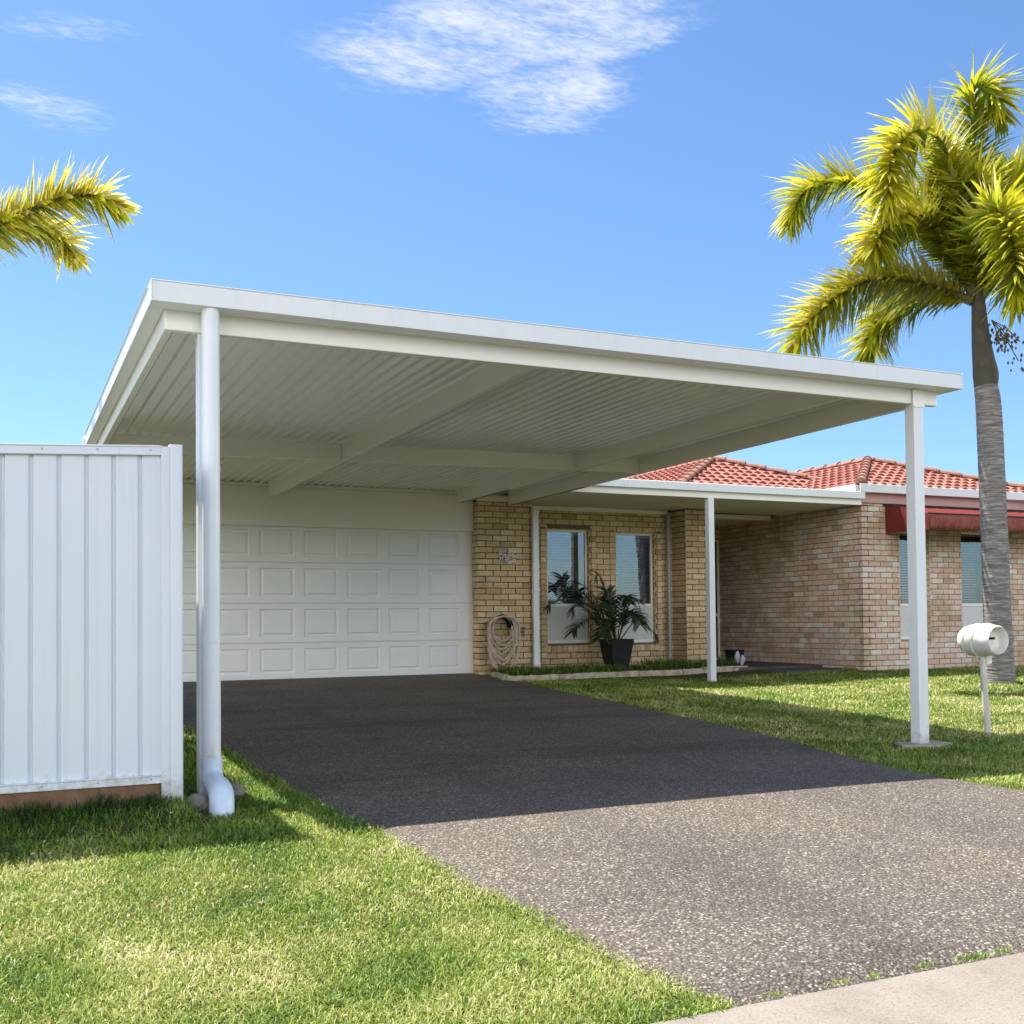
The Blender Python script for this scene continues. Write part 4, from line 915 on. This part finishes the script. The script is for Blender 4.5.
# ------------------------------------------------------------------ rocks at the downpipe
def rock(c, r, lab, seed):
    rg = random.Random(seed); bm = bmesh.new(); bmesh.ops.create_icosphere(bm, subdivisions=3, radius=1)
    ph = [rg.uniform(0, 6) for _ in range(6)]
    for v in bm.verts:
        k = 1+.13*math.sin(3*v.co.x+ph[0])+.12*math.sin(4*v.co.y+ph[1])+.10*math.sin(5*v.co.z+ph[2])+.05*math.sin(9*v.co.x+7*v.co.y+ph[3])
        v.co = Vector((v.co.x*r[0]*k, v.co.y*r[1]*k, v.co.z*r[2]*k))
    me = bpy.data.meshes.new('rock'); bm.to_mesh(me); bm.free(); me.materials.append(STONE); me.polygons.foreach_set('use_smooth', [True]*len(me.polygons))
    o = bpy.data.objects.new('rock', me); C.objects.link(o); o.location = c; tag(o, lab, 'rock', 'rocks at the foot of the downpipe')
rock((.955, 6.17, .015), (.095, .075, .060), 'larger brown rock left of the downpipe elbow', 3); rock((1.215, 6.50, .030), (.085, .07, .050), 'smaller grey rock right of the downpipe elbow', 8)

# ------------------------------------------------------------------ black tub by the door, vase in the window
tb = thing('black_tub', 'small black tub holding a white bag on the porch by the front door', 'tub', (10.85, 14.75, .262))
mb = MB(); frust(mb, 10.85, 14.75, .262, .52, .09, .115, .1); mb.build('tub', BLACK, tb, bevel=.004)
mb = MB(); mb.tube([(10.82, 14.66, .30), (10.82, 14.65, .40), (10.83, 14.66, .50)], [.035, .06, .03], 10); mb.tube([(10.90, 14.64, .28), (10.92, 14.62, .36), (10.93, 14.64, .43)], [.03, .045, .02], 10)
mb.build('bag', mat('white_bag', (.5, .5, .52), .6), tb, smooth=True)
va_ = thing('flower_vase', 'small vase with red and white flowers behind the right narrow window', 'vase', (9.16, 15.26, 1.27))
mb = MB(); mb.tube([(9.16, 15.26, 1.20), (9.16, 15.26, 1.30), (9.16, 15.26, 1.36)], [.04, .055, .03], 14); mb.build('vase', PVC, va_, smooth=True)
for nm, col_, cx, rr_ in (('red_flower', (.6, .03, .03), 9.19, .05), ('white_flower', (.8, .8, .75), 9.06, .045)):
    mb = MB()
    for k in range(26):
        a = random.uniform(0, 6.28); e = random.uniform(-.6, 1.5); p = Vector((cx, 15.25, 1.44)); d = Vector((math.cos(a)*math.cos(e), math.sin(a)*math.cos(e)*.6, math.sin(e)))
        q = d.orthogonal().normalized()*.018; mb.add([p, p+d*rr_*.6+q, p+d*rr_, p+d*rr_*.6-q], [(0, 1, 2, 3)])
    mb.tube([(9.16, 15.26, 1.34), (cx, 15.25, 1.44)], .004, 5); mb.build(nm, mat(nm, col_, .6), va_)
MB().box(7.4, 9.65, 15.18, 15.32, 1.17, 1.20).build('window_shelf', WBLIND, house)

# ------------------------------------------------------------------ neighbour across the road (seen only in the window panes)
nb = thing('neighbour_house', 'low house with a red tiled roof across the road, mirrored in the window', 'house', (34, -60, -.2))
MB().box(23, 45, -70, -60, -.3, 2.9).build('wall', mat('neighbour_render', (.22, .22, .25), .9), nb)
mb = MB(); mb.add([(22.4, -59.4, 2.85), (45.6, -59.4, 2.85), (45.6, -70.6, 2.85), (22.4, -70.6, 2.85), (28, -65, 4.2), (40, -65, 4.2)], [(0, 1, 5, 4), (1, 2, 5), (2, 3, 4, 5), (3, 0, 4), (3, 2, 1, 0)])
mb.build('roof', mat('neighbour_tile', (.45, .09, .05), .8, col2=(.5, .14, .08)), nb)
MB().box(28, 33, -59.97, -59.93, -.2, 2.1).build('garage_door', WHITE, nb)

# ------------------------------------------------------------------ grass
def in_lawn(x, y):
    wob = .012*np.sin(y*7.3)+.010*np.sin(y*17.1+1)+rng.normal(0, .012, y.shape)
    L = x < np.interp(y, DY, DL)+.02+wob
    R = x > np.interp(y, RY, DR)-.02+wob
    ok = (L | R) & (y > 2.665+.012*np.sin(x*13))
    ok &= ~((x > .5) & (x < 6.3) & (y > 14.6))
    bed = (x > 6.2) & (x < 10.65) & (y > np.interp(x, [6.15, 7.0, 8.5, 9.3, 10.62], [13.40, 13.50, 13.86, 13.88, 14.05]))
    ok &= ~bed & ~((x > 10.6) & (y > 13.95)) & ~((x > 12.0) & (y > 13.05)) & ~((x < .72) & (y > 6.0) & (y < 6.05))
    # bare strip along the edging and at the porch
    ok &= ~((x > 8.4) & (x < 12.0) & (y > 13.35+.12*np.sin(x*3.1)) & (rng.random(x.shape) < .88))
    ok &= ~((np.hypot((x-6.70)/.25, (y-6.63)/.17) < 1))
    return ok
def make_blades(name, m, x, y, z, ln, wd, lean, tint, curl=.5):
    n = len(x); az = rng.random(n)*2*np.pi; fa = az+np.pi/2+rng.normal(0, .5, n)
    dx, dy = np.cos(az), np.sin(az); wx, wy = np.cos(fa)*wd/2, np.sin(fa)*wd/2
    V = np.empty((n, 5, 3), np.float32)
    l1 = ln*.55; h1 = l1*np.cos(lean*.6); r1 = l1*np.sin(lean*.6); l2 = ln*.45; lean2 = np.minimum(lean*1.0+curl, 1.75); h2 = h1+l2*np.cos(lean2); rr = r1+l2*np.sin(lean2)
    V[:, 0] = np.stack([x-wx, y-wy, z], 1); V[:, 1] = np.stack([x+wx, y+wy, z], 1)
    V[:, 2] = np.stack([x+dx*r1+wx*.8, y+dy*r1+wy*.8, z+h1], 1); V[:, 3] = np.stack([x+dx*r1-wx*.8, y+dy*r1-wy*.8, z+h1], 1)
    V[:, 4] = np.stack([x+dx*rr, y+dy*rr, z+h2], 1)
    me = bpy.data.meshes.new(name); me.vertices.add(n*5); me.vertices.foreach_set('co', V.ravel())
    me.loops.add(n*7); me.polygons.add(n*2); b = np.arange(n)[:, None]*5
    me.loops.foreach_set('vertex_index', (b+np.array([[0, 1, 2, 3, 3, 2, 4]])).astype(np.int32).ravel())
    st = np.empty((n, 2), np.int32); st[:, 0] = np.arange(n)*7; st[:, 1] = st[:, 0]+4
    me.polygons.foreach_set('loop_start', st.ravel()); me.polygons.foreach_set('loop_total', np.tile([4, 3], n).astype(np.int32))
    me.update(calc_edges=True)
    a = me.attributes.new('tint', 'FLOAT', 'FACE'); a.data.foreach_set('value', np.repeat(tint, 2).astype(np.float32))
    me.materials.append(m); me.validate(); o = bpy.data.objects.new(name, me); C.objects.link(o); return o
def lumps(x, y): return .5+.5*np.sin(x*3.1+1.3*np.sin(y*2.3))*np.sin(y*3.7+1.1*np.sin(x*2.9))
def lawn_patch(x0, x1, y0, y1, dens, ln, wd):
    n = int((x1-x0)*(y1-y0)*dens); x = rng.uniform(x0, x1, n); y = rng.uniform(y0, y1, n)
    # keep only what lies inside the wedge the photograph could see, with a wide margin
    k = in_lawn(x, y); dep = x*.421+y*.907; lat = x*.907-y*.421; k &= (np.abs(lat) < dep*.62+.8); x, y = x[k], y[k]
    return x, y, ln, wd
parts = []
for (x0, x1, y0, y1, dens, ln, wd) in ((-2.2, 2.1, 2.6, 3.8, 25000, .031, .0038), (-2.6, 2.1, 3.8, 5.2, 16000, .033, .0047), (-2.6, 2.1, 5.2, 8.5, 8000, .045, .0062), (-.2, 1.8, 8.5, 14.6, 1200, .06, .012),
        (5.3, 10.5, 2.6, 6.3, 5000, .038, .0068), (5.3, 12, 6.3, 9.5, 3000, .042, .0085), (5.6, 18, 9.5, 13.4, 1700, .05, .0115)):
    x, y, l_, w_ = lawn_patch(x0, x1, y0, y1, dens, ln, wd); n = len(x); lu = lumps(x, y)
    parts.append((x, y, l_*rng.uniform(.55, 1.35, n)*(.75+.5*lu), w_*rng.uniform(.7, 1.3, n)))
x = np.concatenate([p[0] for p in parts]); y = np.concatenate([p[1] for p in parts]); ln = np.concatenate([p[2] for p in parts]); wd = np.concatenate([p[3] for p in parts]); n = len(x)
print('grass blades', n)
shade_tint = 1-.45*sstep(4.9, 5.6, y)*(x < 1.7)-.25*(x > 5)*sstep(4.6, 5.4, y)*(1-sstep(6.2, 7.2, y))-.2*(x > 5)*sstep(11.4, 12.2, y)  # blade tint lowered where shadows fall: shade painted into the grass colour
go = make_blades('lawn_grass', GRASS, x, y, G(x, y)-.004, ln, wd, np.abs(rng.normal(.85, .35, n)).clip(.1, 1.45), rng.beta(2.2, 2.6, n)*shade_tint)
tag(go, 'short mown couch grass, green with straw coloured patches', 'grass', kind='stuff')
# long rank grass along the fence foot and post feet
xx = []; yy_ = []
for (cx, cy, sx, sy, n_) in [(random.uniform(-1.6, .75), random.uniform(5.80, 5.96), .05, .04, 60) for _ in range(34)]+[(.95, 6.12, .06, .08, 60), (1.0, 6.75, .08, .12, 90), (1.25, 7.4, .12, .4, 240), (1.3, 8.8, .1, .6, 240), (1.3, 10.6, .1, .8, 240), (6.9, 14.45, .2, .03, 80), (9.7, 14.45, .6, .15, 300)]:
    xx.append(rng.normal(cx, sx, n_)); yy_.append(rng.normal(cy, sy, n_))
x = np.concatenate(xx); y = np.concatenate(yy_); n = len(x); zz = G(x, y); zz[(y > 13.9)] = .25
tag(make_blades('rank_grass', TUFT, x, y, zz-.005, rng.uniform(.04, .11, n), rng.uniform(.004, .008, n), np.abs(rng.normal(.55, .35, n)).clip(.05, 1.3), rng.random(n)*.85), 'long dark green grass tufts along the fence foot and bed', 'grass', kind='stuff')
# low ground cover in the bed
n = 9000; x = rng.uniform(6.4, 10.55, n); y = rng.uniform(13.55, 14.55, n); k = (y > np.interp(x, [6.15, 7.0, 8.5, 9.3, 10.62], [13.52, 13.66, 14.0, 14.03, 14.2])) & (np.hypot(x-8.42, y-14.4) > .17); x, y = x[k], y[k]; n = len(x)
hgt = .08+.10*lumps(x*1.7, y*2)+.06*(x > 8.9)
tag(make_blades('ground_cover', mat_leaf('ground_cover_leaf', [(0, (.04, .10, .015)), (.6, (.09, .18, .025)), (1, (.26, .30, .05))], .3), x, y, np.full(n, .25), hgt*rng.uniform(.6, 1.3, n), rng.uniform(.010, .02, n), np.abs(rng.normal(.7, .35, n)).clip(.05, 1.3), rng.random(n)), 'low bright green ground cover filling the garden bed', 'ground cover', kind='stuff')
# weeds in the joint between driveway and kerb
cx = np.array([2.35, 2.5, 2.72, 2.9, 2.95, 3.05, 3.3, 2.1]); n = 260; x = rng.choice(cx, n)+rng.normal(0, .03, n); y = 2.69+rng.normal(0, .008, n)
tag(make_blades('joint_weeds', GRASS, x, y, G(x, y)+.008, rng.uniform(.01, .028, n), rng.uniform(.003, .006, n), rng.uniform(.3, 1.3, n), rng.random(n)*.5), 'tiny weeds along the joint of driveway and kerb', 'weeds', kind='stuff')
# flat rosettes of broad-leaf weeds in the lawn
mb = MB()
for k in range(30):
    wx, wy = (random.uniform(-.8, 1.6), random.uniform(2.9, 5.9)) if k < 14 else (random.uniform(6.0, 10), random.uniform(5.2, 12))
    for j in range(random.randint(6, 10)):
        a = random.uniform(0, 6.28); L_ = random.uniform(.015, .035)*(1 if k < 14 else 1.5); d = Vector((math.cos(a), math.sin(a), 0)); q = Vector((-d.y, d.x, 0)); o = Vector((wx, wy, float(G(wx, wy))+.020))
        mb.add([o, o+d*L_*.5+q*L_*.26+Vector((0, 0, .012)), o+d*L_+Vector((0, 0, .006)), o+d*L_*.5-q*L_*.26+Vector((0, 0, .012))], [(0, 1, 2, 3)], 0, random.random()*.8)
tag(mb.build('lawn_weeds', mat_leaf('rosette_leaf', [(0, (.07, .15, .02)), (1, (.16, .26, .05))], .25)), 'flat dark green rosettes of weeds scattered in the lawn', 'weeds', kind='stuff')
# dry leaf litter at the palm foot and on the lawns
mb = MB()
def leaflet(x, y, r, a, h=.03):
    z = float(G(x, y))+h; c, s = math.cos(a), math.sin(a)
    mb.add([(x-c*r, y-s*r, z), (x-s*r*.3, y+c*r*.3, z+.008), (x+c*r, y+s*r, z+.004), (x+s*r*.3, y-c*r*.3, z+.002)], [(0, 1, 2, 3)], 0, random.random())
for k in range(26): leaflet(12.45+random.gauss(0, .3), 10.45+random.gauss(0, .15), random.uniform(.03, .09), random.uniform(0, 3))
for k in range(190): leaflet(random.uniform(-.9, 1.75), random.uniform(2.8, 6.2), random.uniform(.005, .016), random.uniform(0, 3), .026)
for k in range(40): leaflet(random.uniform(6, 9), random.uniform(5, 7), random.uniform(.01, .03), random.uniform(0, 3), .025)
LIT = mat_leaf('dry_leaf', [(0, (.35, .12, .06)), (.5, (.5, .38, .2)), (1, (.6, .52, .34))], .1, .7)
tag(mb.build('leaf_litter', LIT), 'dry brown and straw leaf scraps on the lawns', 'leaf litter', kind='stuff')
